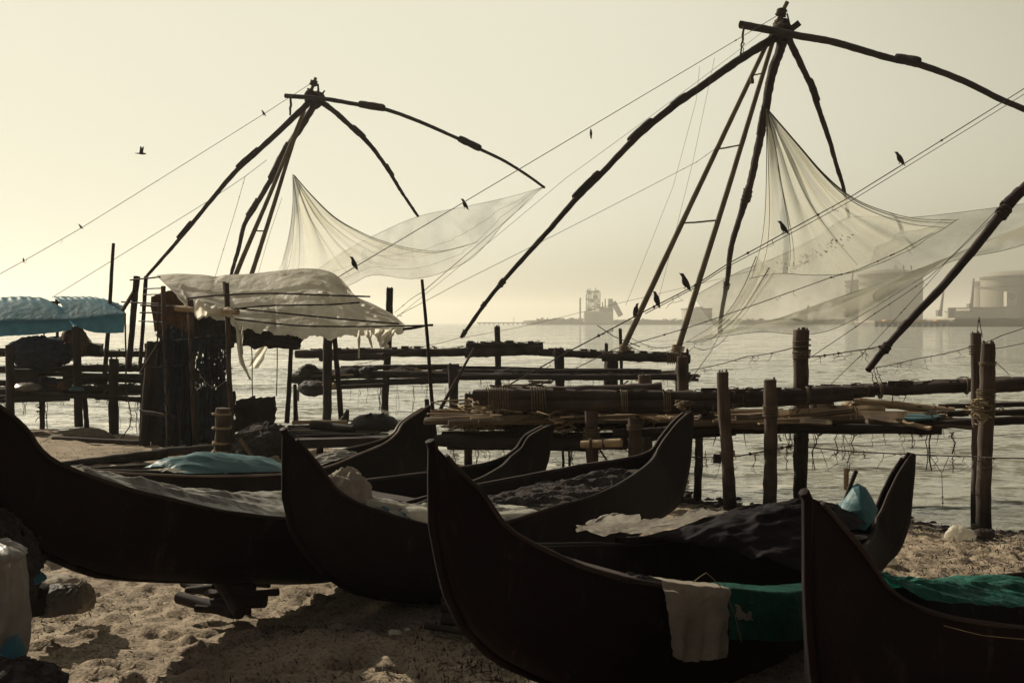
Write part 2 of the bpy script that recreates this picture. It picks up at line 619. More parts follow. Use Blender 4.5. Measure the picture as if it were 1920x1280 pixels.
def wetfoot(m, z0=.1, z1=.55):
    """dark wet band at the foot of the posts"""
    t = m.node_tree
    b = t.nodes['Principled BSDF']
    tc = t.nodes.new('ShaderNodeTexCoord')
    sp = t.nodes.new('ShaderNodeSeparateXYZ')
    t.links.new(tc.outputs['Object'], sp.inputs[0])
    nz = t.nodes.new('ShaderNodeTexNoise')
    nz.inputs['Scale'].default_value = 9
    t.links.new(tc.outputs['Object'], nz.inputs['Vector'])
    ad = t.nodes.new('ShaderNodeMath'); ad.operation = 'MULTIPLY_ADD'
    ad.inputs[1].default_value = .5
    t.links.new(nz.outputs['Fac'], ad.inputs[0]); t.links.new(sp.outputs[2], ad.inputs[2])
    mr = t.nodes.new('ShaderNodeMapRange')
    mr.inputs['From Min'].default_value = z0 + .25
    mr.inputs['From Max'].default_value = z1 + .25
    mr.inputs['To Min'].default_value = .22
    t.links.new(ad.outputs[0], mr.inputs[0])
    mx = t.nodes.new('ShaderNodeMix'); mx.data_type = 'RGBA'; mx.blend_type = 'MULTIPLY'
    mx.inputs[0].default_value = 1
    t.links.new(b.inputs['Base Color'].links[0].from_socket, mx.inputs[6])
    t.links.new(mr.outputs[0], mx.inputs[7])
    t.links.new(mx.outputs[2], b.inputs['Base Color'])
wetfoot(MT['post'])
MT['inner'] = wood('boat_inside', (.009, .0045, .005), rough=.8, var=.5)
MT['palerail'] = wood('pale_gunwale', (.22, .17, .14), rough=.5, var=.4)
MT['rail'] = wood('worn_gunwale', (.036, .024, .022), rough=.7, var=.6, spec=.12)
MT['rope'] = mat('rope_fibre', (.13, .10, .07), .95, .1, .4, 30)
MT['drope'] = mat('dark_rope', (.055, .042, .036), .95, .1, .4, 30)
MT['lrope'] = mat('pale_rope', (.26, .20, .13), .95, .1, .3, 30)
MT['crow'] = mat('crow_feathers', (.02, .017, .018), .6, .35, .4, 30)
MT['crowneck'] = mat('crow_grey', (.09, .08, .075), .7, .3, .3, 30)
# ================================================================== SETTING: sand, water, far shore, haze
def vn(x, y, seed):
    """value noise on arrays"""
    xi, yi = np.floor(x).astype(np.int64), np.floor(y).astype(np.int64)
    fx, fy = x - xi, y - yi
    fx, fy = fx * fx * (3 - 2 * fx), fy * fy * (3 - 2 * fy)
    def h(a, b):
        k = (a * 374761393 + b * 668265263 + seed * 974634777) & 0x7fffffff
        k = ((k ^ (k >> 13)) * 1274126177) & 0x7fffffff
        return ((k ^ (k >> 16)) & 0xffff) / 65535.0
    return (h(xi, yi) * (1 - fx) + h(xi + 1, yi) * fx) * (1 - fy) + (h(xi, yi + 1) * (1 - fx) + h(xi + 1, yi + 1) * fx) * fy
SHX = np.array([-6000, -40, -10.4, -7, -2, 0, 1, 2.2, 4.1, 5, 8, 14, 30, 6000])
SHY = np.array([40, 32, 26, 24, 20.6, 18.0, 16.9, 15.3, 13.6, 12.7, 10.5, 7, -2, -60])
WATER_Z = -0.12
_r = random.Random(88)
PRINTS = []
for (sx_, sy_, hd, n_) in ((-2.9, 6.2, .5, 7), (-2.2, 6.4, 1.3, 6), (-3.6, 7.6, -.1, 8), (-1.5, 6.3, .9, 6), (-.9, 6.6, 2.2, 6), (3.2, 9.6, .7, 8), (4.2, 9.0, 1.5, 7), (2.6, 12.6, -.5, 8), (-2.6, 7.1, 2.9, 5), (5.2, 10.4, 2.6, 7)):
    for k in range(n_):
        hd += _r.uniform(-.12, .12)
        sx_ += math.cos(hd) * .33; sy_ += math.sin(hd) * .33
        o_ = .07 * (1 if k % 2 else -1)
        PRINTS.append((sx_ - math.sin(hd) * o_, sy_ + math.cos(hd) * o_, hd + _r.uniform(-.2, .2), _r.uniform(.7, 1.2)))
def ground(x, y, prints=True):
    d = (np.interp(x, SHX, SHY) + 0.9 * (vn(x * .8, y * .8, 5) - .5) - y) * .75
    land = WATER_Z + .125 * (1 - np.exp(-np.clip(d, 0, 60) / .9))
    sea = np.maximum(-1.6, WATER_Z + .16 * d)
    z = np.where(d > 0, land, sea)
    k = np.clip(d / 1.2, 0, 1)
    z = z + k * (.11 * (vn(x * .9, y * .9, 1) - .5) + .05 * (vn(x * 2.6 + 3, y * 2.9, 2) - .5))
    # trodden sand: overlapping dents
    a = vn(x * 5.5 + 7, y * 6.5, 3)
    b = vn(x * 11 + 1, y * 13, 4)
    z = z + k * (.044 * (np.abs(a - .5) * 2) ** .8 + .024 * np.abs(b - .5) * 2 - .03)
    z = z + np.clip(d / .3, 0, 1) * .022 * (vn(x * 24, y * 26, 6) - .5)
    if prints:
        for cx_, cy_, an, sc_ in PRINTS:
            m_ = (np.abs(x - cx_) < .35) & (np.abs(y - cy_) < .35)
            if not m_.any(): continue
            dx, dy = x[m_] - cx_, y[m_] - cy_
            a, b = (dx * math.cos(an) + dy * math.sin(an)) / (.125 * sc_), (-dx * math.sin(an) + dy * math.cos(an)) / (.052 * sc_)
            r2 = a * a + b * b
            z[m_] += .017 * np.exp(-((np.sqrt(r2) - 1.35) / .35) ** 2) - .055 * np.exp(-r2 ** 1.5)
    return z
def gz(x, y):
    return float(ground(np.array([float(x)]), np.array([float(y)]), False)[0])
def tensor(xs, ys, zf):
    X, Y = np.meshgrid(xs, ys)
    Z = zf(X, Y)
    v = np.stack([X, Y, Z], -1).reshape(-1, 3)
    nx = len(xs)
    i, j = np.meshgrid(np.arange(len(ys) - 1), np.arange(nx - 1), indexing='ij')
    a = (i * nx + j).ravel()
    f = np.stack([a, a + 1, a + nx + 1, a + nx], -1)
    return v, f
def bigmesh(name, v, f, m):
    me = bpy.data.meshes.new(name)
    me.vertices.add(len(v))
    me.vertices.foreach_set('co', v.ravel().astype(np.float32))
    me.loops.add(f.size)
    me.loops.foreach_set('vertex_index', f.ravel().astype(np.int32))
    me.polygons.add(len(f))
    me.polygons.foreach_set('loop_start', (np.arange(len(f)) * 4).astype(np.int32))
    me.polygons.foreach_set('loop_total', np.full(len(f), 4, np.int32))
    me.polygons.foreach_set('use_smooth', np.ones(len(f), bool))
    me.update(calc_edges=True)
    me.materials.append(m)
    o = bpy.data.objects.new(name, me)
    C.objects.link(o)
    o['kind'] = 'structure'
    return o
xs = np.concatenate([[-6000, -2500, -900, -300, -100, -50, -30], np.arange(-20, -6, .25), np.arange(-6, 7, .033), np.arange(7, 20, .3), [25, 40, 80, 250, 900, 2500, 6000]])
ys = np.concatenate([[-6000, -2000, -600, -150, -40, -10, 0, 3], np.arange(5.0, 14.5, .036), np.arange(14.5, 28, .09), [30, 33, 37, 45, 60, 100, 300, 900, 2500, 6000]])
v, f = tensor(xs, ys, ground)
ms = mat('beach_sand', (.27, .218, .16), .95, .12, .3, 2.2, .9, 55, .012)
t = ms.node_tree
b = t.nodes['Principled BSDF']
src = b.inputs['Base Color'].links[0].from_socket
tc = [n for n in t.nodes if n.type == 'TEX_COORD'][0]
sp = t.nodes.new('ShaderNodeTexNoise')
sp.inputs['Scale'].default_value = 42
sp.inputs['Detail'].default_value = 4
t.links.new(tc.outputs['Object'], sp.inputs['Vector'])
r1 = t.nodes.new('ShaderNodeValToRGB')
r1.color_ramp.elements[0].position = .36
r1.color_ramp.elements[0].color = (.38, .33, .30, 1)
r1.color_ramp.elements[1].position = .5
r1.color_ramp.elements[1].color = (1, 1, 1, 1)
t.links.new(sp.outputs['Fac'], r1.inputs['Fac'])
mm = t.nodes.new('ShaderNodeMix')
mm.data_type = 'RGBA'
mm.blend_type = 'MULTIPLY'
mm.inputs[0].default_value = .75
t.links.new(src, mm.inputs[6])
t.links.new(r1.outputs[0], mm.inputs[7])
# wet, dark sand low down at the water's edge
sx = t.nodes.new('ShaderNodeSeparateXYZ')
t.links.new(tc.outputs['Object'], sx.inputs[0])
mr = t.nodes.new('ShaderNodeMapRange')
mr.inputs['From Min'].default_value = -.12
mr.inputs['From Max'].default_value = -.035
mr.inputs['To Min'].default_value = .22
mr.inputs['To Max'].default_value = 1
t.links.new(sx.outputs[2], mr.inputs[0])
m3 = t.nodes.new('ShaderNodeMix')
m3.data_type = 'RGBA'
m3.blend_type = 'MULTIPLY'
m3.inputs[0].default_value = 1
t.links.new(mm.outputs[2], m3.inputs[6])
t.links.new(mr.outputs[0], m3.inputs[7])
t.links.new(m3.outputs[2], b.inputs['Base Color'])
bigmesh('beach', v, f, ms)

xs = np.concatenate([[-6000, -2500, -900, -300, -120, -60], np.arange(-36, 24, .16), [30, 60, 150, 400, 1200, 3000, 6000]])
ys = np.concatenate([[4, 7, 9], np.arange(10, 30, .11), np.arange(30, 60, .3), np.arange(60, 140, 1.5), [180, 260, 400, 700, 1500, 3000, 6000]])
def wz(x, y):
    k = np.clip(1.2 - y / 120, 0, 1)
    s = .085 * (vn(x * .55 + y * .12, y * 1.15, 11) - .5) + .055 * (vn(x * 1.3 - y * .2, y * 2.6, 12) - .5) + .022 * (vn(x * 3.1, y * 5.5, 13) - .5)
    shallow = np.clip((y - np.interp(x, SHX, SHY)) / 7, .25, 1)
    return WATER_Z + k * s * shallow
v, f = tensor(xs, ys, wz)
mw = bpy.data.materials.new('sea_water')
mw.use_nodes = True
t = mw.node_tree
b = t.nodes['Principled BSDF']
b.inputs['Base Color'].default_value = (.185, .175, .135, 1)
b.inputs['Roughness'].default_value = .06
b.inputs['IOR'].default_value = 1.4
tc = t.nodes.new('ShaderNodeTexCoord')
acc = None
for sc_, kx, ky, det in (((.07, .22, 1), .3, .45, 2), ((.5, 1.4, 1), .8, 1.25, 3), ((3.2, 7.0, 1), .7, 1.15, 3), ((9, 19, 1), .4, .6, 2)):
    mp = t.nodes.new('ShaderNodeMapping')
    mp.inputs['Scale'].default_value = sc_
    mp.inputs['Rotation'].default_value = (0, 0, .18)
    t.links.new(tc.outputs['Object'], mp.inputs[0])
    nz = t.nodes.new('ShaderNodeTexNoise')
    nz.inputs['Scale'].default_value = 1
    nz.inputs['Detail'].default_value = det
    nz.inputs['Distortion'].default_value = .6
    t.links.new(mp.outputs[0], nz.inputs['Vector'])
    su = t.nodes.new('ShaderNodeVectorMath'); su.operation = 'SUBTRACT'
    su.inputs[1].default_value = (.5, .5, .5)
    t.links.new(nz.outputs['Color'], su.inputs[0])
    mu = t.nodes.new('ShaderNodeVectorMath'); mu.operation = 'MULTIPLY'
    mu.inputs[1].default_value = (kx, ky, 0)
    t.links.new(su.outputs[0], mu.inputs[0])
    if acc is None:
        acc = mu
    else:
        ad = t.nodes.new('ShaderNodeVectorMath'); ad.operation = 'ADD'
        t.links.new(acc.outputs[0], ad.inputs[0]); t.links.new(mu.outputs[0], ad.inputs[1])
        acc = ad
ge = t.nodes.new('ShaderNodeNewGeometry')
ad = t.nodes.new('ShaderNodeVectorMath'); ad.operation = 'ADD'
t.links.new(acc.outputs[0], ad.inputs[0]); t.links.new(ge.outputs['Normal'], ad.inputs[1])
nm = t.nodes.new('ShaderNodeVectorMath'); nm.operation = 'NORMALIZE'
t.links.new(ad.outputs[0], nm.inputs[0])
t.links.new(nm.outputs[0], b.inputs['Normal'])
bigmesh('water', v, f, mw)

# far shore
MT['far'] = mat('far_land', (.12, .11, .085), .95, .1, .3, .02, 0)
MT['fartank'] = mat('tank_paint', (.20, .185, .15), .7, .2, .12, .03, 0)
MT['farsteel'] = mat('plant_steel', (.13, .12, .105), .8, .2, .3, .05, 0)
MT['farwall'] = mat('warehouse_wall', (.30, .28, .23), .8, .2, .2, .03, 0)
MT['farwhite'] = mat('white_paint', (.34, .32, .28), .7, .2, .1, .05, 0)
MT['farorange'] = mat('orange_paint', (.55, .22, .07), .7, .2, .2, .05, 0)
FD = 1400.0
mb = MB(False)
rnd = random.Random(4)
xs_ = np.linspace(995, 3200, 90)
top = [602.5 - 2.2 * abs(N3((x * .02, 1, 2))) * 2 - (1.5 if x > 1150 else 0) for x in xs_]
for d, k in ((FD, 0), (FD + 500, 1)):
    pass
vs, fs = [], []
for x, y in zip(xs_, top):
    a, c = P(x, y, FD), P(x, 609.0, FD)
    c.z = WATER_Z - .5
    a2, c2 = a.copy(), c.copy()
    a2.y += 900; a2.z += 2; c2.y += 900
    vs += [c, a, a2, c2]
for i in range(len(xs_) - 1):
    o = i * 4
    fs += [(o, o + 1, o + 5, o + 4), (o + 1, o + 2, o + 6, o + 5), (o + 2, o + 3, o + 7, o + 6)]
mb.add(vs, fs)
link('far_shore', mb, MT['far'], kind='structure')
def fbox(mb, x0, y0, x1, y1, D, depth):
    a, c = P(x0, y1, D), P(x1, y0, D)
    box(mb, ((a.x + c.x) / 2, D + depth / 2, (a.z + c.z) / 2), (c.x - a.x, depth, c.z - a.z))
# trestle pier on the left of the far shore
r = thing('trestle_pier', P(950, 608, FD), 'long low trestle pier on piles reaching left from the far shore', 'pier')
mb = MB(False); fbox(mb, 894, 604.2, 1012, 606.2, FD - 20, 12); link('deck', mb, MT['farsteel'], r)
for x in range(898, 1012, 9):
    mb = MB(False); fbox(mb, x, 606, x + 2.2, 610, FD - 18, 6); link('pile', mb, MT['farsteel'], r)
mb = MB(False); fbox(mb, 963, 595, 964, 604, FD - 18, 1); link('mast', mb, MT['farsteel'], r)
# chemical plant
r = thing('loading_plant', P(1120, 608, FD), 'hazy steel loading tower with tall pipes and a chimney on the far shore', 'industrial plant')
mb = MB(False); fbox(mb, 1086.5, 558, 1089.5, 604, FD - 10, 3); link('chimney', mb, MT['farsteel'], r)
mb = MB(False)
rnd = random.Random(6)
for k in range(13):
    x = 1098.5 + k * 2.15
    fbox(mb, x, 539 + rnd.uniform(0, 7) + (6 if k in (0, 12) else 0), x + rnd.uniform(.8, 1.7), 600, FD - 6 + rnd.uniform(0, 9), 2)
for y in (546, 560, 575):
    fbox(mb, 1098.5, y, 1126, y + .8, FD - 8, 12)
for k in range(26):
    x, y = rnd.uniform(1098, 1123), rnd.uniform(541, 590)
    fbox(mb, x, y, x + rnd.uniform(1.5, 5), y + rnd.uniform(1, 4), FD - 4 + rnd.uniform(0, 5), 3)
for x, y in ((1101, 545), (1113, 553), (1107, 561), (1119, 569), (1102, 577)):
    fbox(mb, x, y, x + 7, y + 6, FD - 2, 4)
link('pipe_tower', mb, MT['farsteel'], r)
mb = MB(False); fbox(mb, 1126, 576, 1150, 602, FD - 2, 25); fbox(mb, 1141, 560, 1149, 580, FD - 2, 10); fbox(mb, 1129, 566, 1131, 580, FD - 2, 4); fbox(mb, 1134, 560, 1136, 580, FD - 2, 4); link('boiler_house', mb, MT['farsteel'], r)
mb = MB(False); fbox(mb, 1096, 584, 1150, 606, FD - 14, 20); link('base_block', mb, MT['farwall'], r)
mb = MB(False); a, c = P(1150, 566, FD), P(1164, 592, FD); tube(mb, [a, c], 3.0, 6); link('conveyor', mb, MT['farsteel'], r)
r = thing('warehouse', P(1311, 608, FD), 'square hazy warehouse behind the bamboo legs of the near net frame', 'warehouse')
mb = MB(False); fbox(mb, 1287, 580, 1335, 607, FD - 5, 40); link('wall', mb, MT['farwall'], r)
mb = MB(False); fbox(mb, 1286, 577.5, 1336, 580.3, FD - 6, 42); fbox(mb, 1305, 575, 1318, 578, FD + 4, 10); link('roof', mb, MT['farsteel'], r)
def tank(x0, x1, ytop, D, ybase, label, ring=True, lean=None):
    c0, c1 = P(x0, ybase, D), P(x1, ytop, D)
    cx, R = (c0.x + c1.x) / 2, (c1.x - c0.x) / 2
    cyy = D + R
    r = thing('storage_tank', (cx, cyy, 0), label, 'storage tank', 'storage tanks on the far shore')
    z1, z0 = c1.z, c0.z - 1
    mb = MB(); n = 48
    vs = [(cx + R * math.cos(2 * math.pi * k / n), cyy + R * math.sin(2 * math.pi * k / n), z) for z in (z0, z1) for k in range(n)]
    mb.add(vs, [(k, (k + 1) % n, n + (k + 1) % n, n + k) for k in range(n)])
    link('shell', mb, MT['fartank'], r)
    mb = MB(); rows = []
    for i in range(7):
        a = i / 6 * math.pi / 2
        rows.append([(cx + R * .99 * math.cos(a) * math.cos(2 * math.pi * k / n), cyy + R * .99 * math.cos(a) * math.sin(2 * math.pi * k / n), z1 + R * .2 * math.sin(a)) for k in range(n + 1)])
    grid(mb, rows); link('dome', mb, MT['fartank'], r)
    mb = MB(False)
    for zz, th in ((z1 - 1, 2.0), (z1 - R * .28, 1.2)):
        vs = [(cx + (R + 1.2) * math.cos(2 * math.pi * k / n), cyy + (R + 1.2) * math.sin(2 * math.pi * k / n), zz + q) for q in (0, th) for k in range(n)]
        mb.add(vs, [(k, (k + 1) % n, n + (k + 1) % n, n + k) for k in range(n)])
    link('ring_walk', mb, MT['farsteel'], r)
    mb = MB(False)
    for k in range(3):
        box(mb, (cx + R * (.1 + .25 * k), cyy - R * .2, z1 + R * .2), (R * .04, R * .04, R * .22))
    box(mb, (cx - R * .3, cyy - R * .95, (z0 + z1) / 2), (R * .05, R * .05, z1 - z0))
    link('pipework', mb, MT['farsteel'], r)
    return r, cx, cyy, R
tank(1594, 1656, 527, 1250, 609, 'pale hazy storage tank peeping out left of the biggest tank')
tank(1628, 1747, 514, 1150, 610, 'biggest hazy domed storage tank, behind the slanting thick pole')
tank(1835, 1888, 529, 1250, 592, 'smaller pale storage tank left of the tank with a round emblem')
r4, cx4, cy4, R4 = tank(1868, 2010, 518, 1050, 610, 'hazy storage tank with a white panel and dark disc on it')
a, c = P(1893, 574, 1046), P(1912, 546, 1046)
mb = MB(False); box(mb, ((a.x + c.x) / 2, 1062, (a.z + c.z) / 2), (c.x - a.x, 20, c.z - a.z)); pn = link('emblem_panel', mb, MT['farwhite'], r4)
mb = MB(False); n = 24; q = ((a.x + c.x) / 2, (a.z + c.z) / 2 + 2); rr_ = (c.x - a.x) * .36
vs = [(q[0] + rr_ * math.cos(2 * math.pi * k / n), 1051.4, q[1] + rr_ * math.sin(2 * math.pi * k / n)) for k in range(n)]
mb.add(vs + [(x, 1052.2, z) for x, y, z in vs], [tuple(range(n))[::-1]] + [(k, (k + 1) % n, n + (k + 1) % n, n + k) for k in range(n)])
link('disc', mb, MT['farsteel'], pn)
r = thing('plant_building', P(1830, 608, 1000), 'low stepped plant building in front of the small pale tank', 'building')
mb = MB(False); fbox(mb, 1818, 577, 1885, 612, 1000, 40); link('wall', mb, MT['farwall'], r)
mb = MB(False); fbox(mb, 1797, 584, 1822, 612, 995, 30); link('annex', mb, MT['farwall'], r)
mb = MB(False); fbox(mb, 1797, 582.5, 1822, 584.2, 994, 32); fbox(mb, 1817, 575.6, 1886, 577.2, 999, 42); link('roof', mb, MT['farsteel'], r)
r = thing('quay', P(1760, 612, 720), 'long low quay with pale fenders and orange trim beyond the water', 'quay')
mb = MB(False); fbox(mb, 1640, 604, 1795, 614.5, 700, 40); fbox(mb, 1786, 599, 2300, 614.5, 705, 60); link('wall', mb, MT['farsteel'], r)
mb = MB(False); fbox(mb, 1640, 601.5, 1790, 604.2, 699, 42); link('deck', mb, MT['farwall'], r)
for i in range(12):
    mb = MB(False); x = 1648 + i * 11.5; fbox(mb, x, 606, x + 3.2, 613.5, 698, 1); link('fender', mb, MT['farwhite'], r)
for x0, x1 in ((1660, 1683), (1716, 1738), (1756, 1780)):
    mb = MB(False); fbox(mb, x0, 599.6, x1, 601.7, 702, 6); link('trim', mb, MT['farorange'], r)
mb = MB(False); fbox(mb, 1790, 596, 2300, 599.2, 712, 50); link('shed', mb, MT['farwall'], r)
def crane(x, y0, x2, y1, D, label):
    r = thing('dock_crane', P(x, y0, D), label, 'crane', 'cranes on the far shore')
    mb = MB(); tube(mb, [P(x, y0, D), P(x2, y1, D)], [1.5, .7], 6); link('boom', mb, MT['farsteel'], r)
    mb = MB(False); fbox(mb, x - 4, y0 - 9, x + 4, y0 + 3, D - 1, 6); link('cab', mb, MT['farsteel'], r)
crane(1763, 590, 1769, 546, 1050, 'slim crane boom standing just right of the biggest tank')
crane(1821, 578, 1826, 522, 1050, 'tallest slim crane boom, left of the smaller pale tank')
crane(1590, 592, 1600, 503, 1200, 'faint crane boom left of the tanks, below the near net')
r = thing('signal_mast', P(1511, 604, 1100), 'slender white mast with a bright lattice top on the far shore', 'mast')
mb = MB(); tube(mb, [P(1510, 604, 1100), P(1512, 585, 1100), P(1516, 573, 1100)], [1.6, 1.2, .8], 6); tube(mb, [P(1508, 590, 1100), P(1514, 578, 1100)], .7, 5); link('pole', mb, MT['farwhite'], r)
mb = MB(False); fbox(mb, 1506, 601, 1516, 606, 1099, 4); link('base', mb, MT['farwall'], r)
r = thing('twin_silo', P(1785, 604, 1000), 'pair of narrow hazy silos between the crane booms', 'silo')
for x in (1781, 1788):
    mb = MB(); tube(mb, [P(x, 606, 1000), P(x, 574 + (x % 7), 1000)], 1.7, 8); link('cylinder', mb, MT['farsteel'], r)
# low tree line on the far shore
mb = MB(False); rnd = random.Random(8)
for i in range(420):
    x = rnd.choice([rnd.uniform(1010, 1090), rnd.uniform(1150, 1600), rnd.uniform(1600, 1950)])
    c = P(x, 602 - rnd.random() * 3.2, FD - 5)
    s = rnd.uniform(1.0, 3.0)
    vs = [c + Vector((rnd.uniform(-s, s) * 1.5, rnd.uniform(-s, s), rnd.uniform(-s, s))) for _ in range(4)]
    mb.add(vs, [(0, 1, 2), (0, 2, 3), (0, 1, 3), (1, 2, 3)])
link('far_treeline', mb, mat('far_leaves', (.05, .055, .03), .9, .1, .3, .1, 0), label='low fringe of distant trees along the hazy far shore', cat='treeline', kind='stuff')

# the air
mh = bpy.data.materials.new('haze')
mh.use_nodes = True
t = mh.node_tree
for n in list(t.nodes):
    if n.type != 'OUTPUT_MATERIAL':
        t.nodes.remove(n)
pv = t.nodes.new('ShaderNodeVolumePrincipled')
pv.inputs['Color'].default_value = (.94, .92, .84, 1)
pv.inputs['Density'].default_value = .00032
pv.inputs['Anisotropy'].default_value = .45
t.links.new(pv.outputs[0], [n for n in t.nodes if n.type == 'OUTPUT_MATERIAL'][0].inputs['Volume'])
mb = MB(False)
box(mb, (0, 0, 43.5), (12400, 12400, 93))
hz = link('haze', mb, mh, kind='stuff', loc=(0, 0, 0))
tagit(hz, label='pale warm sea haze over the bay', cat='haze')

# ================================================================== BOATS
class Boat:
    pass
def boat(label, n_plan, f_plan, Gpx, Kpx, beam, hullmat, tilt=0.0, seats=(), near_stem=.022, rail='rail'):
    bt = Boat()
    N0, F0 = Vector((*n_plan, 0)), Vector((*f_plan, 0))
    u = (F0 - N0); L = u.length; u.normalize()
    nrm = Vector((u.y, -u.x, 0))
    if nrm.dot(CAM - N0) < 0: nrm = -nrm
    nrm.z = 0
    def half(s):
        q = min(1, max(0, (s / L - .035) / .845))
        return near_stem + (beam / 2 - near_stem) * max(0.0, math.sin(math.pi * q)) ** .95
    def hit(p, side):
        if p[0] == 's': return p[1], p[2]
        d = ray(p[0], p[1]); off = 0
        for _ in range(6):
            o = N0 + nrm * off
            tt = (o - CAM).dot(nrm) / d.dot(nrm)
            q = CAM + d * tt
            s = (q - N0).dot(u)
            if not side: break
            off = half(s)
        return s, q.z + off * tilt
    G = catmull([Vector((*hit(p, True), 0)) for p in Gpx], 8)
    K = catmull([Vector((*hit(p, False), 0)) for p in Kpx], 8)
    NR = 90
    G, K = resample(G, NR), resample(K, NR)
    bt.G, bt.K, bt.N0, bt.u, bt.n, bt.L, bt.half, bt.NR = G, K, N0, u, nrm, L, half, NR
    def pt(s, z, off): return N0 + u * s + nrm * off + Vector((0, 0, z - off * tilt))
    bt.pt = pt
    def gun(t, side, dz=0.0, out=0.0):
        x = min(NR - 1.001, max(0, t * (NR - 1))); i = int(x); g = G[i].lerp(G[i + 1], x - i)
        return pt(g.x, g.y + dz, side * (half(g.x) + out))
    bt.gun = gun
    def t_at(px, side=1):
        best = min(range(NR), key=lambda i: abs(proj(gun(i / (NR - 1), side))[0] - px) + (1e4 if i < NR * .12 else 0))
        return best / (NR - 1)
    bt.t_at = t_at
    def rib(i, inset, v0):
        g, k = G[i], K[i]
        mid = max(0.0, math.sin(math.pi * i / (NR - 1)))
        w1 = max(.008, half(g.x) - inset)
        w0 = max(.006, near_stem * .8 + beam * .2 * mid ** 1.5 - inset)
        out = []
        for j in range(9):
            v = v0 + (1 - v0) * j / 8
            p = k.lerp(g, v)
            w = w0 + (w1 - w0) * (v ** (.62 if mid > .3 else .62 + (.3 - mid)))
            out.append((p.x, p.y, w))
        return out
    root = thing('wooden_canoe', pt(L / 2, 0, 0), label, 'boat', 'wooden canoes drawn up on the beach')
    bt.root = root
    mb = MB()
    def skin(inset, v0, flip):
        rows = []
        for i in range(NR):
            r = rib(i, inset, v0)
            rows.append([pt(s, z, -w) for s, z, w in reversed(r)] + [pt(s, z, w) for s, z, w in r])
        uv = [[(j * .12, G[i].x) for j in range(18)] for i in range(NR)]
        if flip:
            rows, uv = [list(reversed(r)) for r in rows], [list(reversed(r)) for r in uv]
        grid(mb, rows, uv)
        return rows
    outer = skin(0, 0, False)
    inner = skin(.028, .07, True)
    # rim closing outer and inner skins, then both stem faces
    for c_o, c_i in ((0, 17), (17, 0)):
        vs, fs = [], []
        for i in range(NR):
            vs += [outer[i][c_o], inner[i][c_i]]
        for i in range(NR - 1):
            fs.append((2 * i, 2 * i + 1, 2 * i + 3, 2 * i + 2) if c_o else (2 * i + 2, 2 * i + 3, 2 * i + 1, 2 * i))
        mb.add(vs, fs, smooth=False)
    for e in (0, NR - 1):
        mb.add(outer[e], [(j, j + 1, 16 - j, 17 - j) for j in range(8)], smooth=False)
    link('hull', mb, hullmat, root)
    for s in (-1, 1):
        mb = MB()
        pts = [gun(i / 119, s, .004, .004) for i in range(2, 118)]
        tube(mb, pts, [.013 + .003 * N3((i * .2, s, 1)) for i in range(len(pts))], 6, .25, s * 3.0)
        link('gunwale', mb, MT[rail], root)
    for e, a0, a1 in ((0, 0, .42), (1, .72, 1.0)):
        mb = MB()
        ks = [K[int((NR - 1) * (a0 + (a1 - a0) * q / 14))] for q in range(15)]
        if e == 0:
            ks = [Vector((G[0].x, G[0].y + .03, 0))] + ks
        tube(mb, [pt(k.x - (.012 if e == 0 else -.012), k.y - .01, 0) for k in ks], [near_stem * (1.15 if q < 9 else .9) for q in range(len(ks))], 6, .12, e)
        link('stem_post', mb, hullmat, root)
    for q in seats:
        mb = MB(False)
        a, c = gun(q, 1, -.07, -.05), gun(q, -1, -.07, -.05)
        plank(mb, a, c, .2, .03, seed=q * 9)
        link('thwart', mb, MT['darkwood'], root)
    return bt

def crumple(p, s, seed):
    a = 1 - 2 * abs(N3(p, s, seed)); b_ = 1 - 2 * abs(N3(p, s * 2.3, seed + 4)); c = 1 - 2 * abs(N3(p, s * 5.1, seed + 8))
    return a * .55 + b_ * .3 + c * .15
def drape(bt, t0, t1, u0, u1, hang=.3, lift=.03, amp=.05, arch=0.0, seed=0.0, nt_=60, nu_=46, skew=0.0, sc_=3.0, tuck=0.0, rag=.0):
    rows = []
    for i in range(nt_):
        a = i / (nt_ - 1)
        row = []
        for j in range(nu_):
            q = j / (nu_ - 1)
            t = t0 + (t1 - t0) * a + skew * (q - .5)
            uu = u0 + (u1 - u0) * q + rag * N3((a * 6, q * 3, seed))
            t += rag * .15 * N3((q * 7, a, seed + 2))
            g1, g2 = bt.gun(t, 1), bt.gun(t, -1)
            w = max(-1, min(1, uu))
            p = g2.lerp(g1, (w + 1) / 2)
            inn = 1 - w * w
            p.z += lift + arch * inn * (math.sin(math.pi * a) ** .5 if arch > 0 else 1)
            if abs(uu) > 1:
                e = abs(uu) - 1
                sg = 1 if uu > 0 else -1
                p += bt.n * sg * (.03 + .025 * crumple(p + Vector((0, 0, e)), 4, seed)) - Vector((0, 0, e * hang))
                p += bt.n * sg * .02 * N3((t * 40, e * 2, seed))
            across = (uu + 1) * bt.half(bt.L * .5)
            f1 = Vector((t * bt.L * .9 + across * .5, across * 3.6 - t * bt.L * 1.3, seed))
            f2 = Vector((t * bt.L * 3.1 - across * 2.2, across * 2.4 + t * bt.L, seed + 5))
            cr_ = .62 * crumple(f1, sc_ * .42, seed) + .26 * crumple(f2, sc_ * .8, seed) + .12 * crumple(p, sc_ * 3.4, seed + 3)
            p.z += amp * cr_ * (inn + .12)
            p += bt.u * amp * .35 * N3(f2, 1.2, seed + 7) * (inn + .1)
            row.append(p)
        rows.append(row)
    return rows

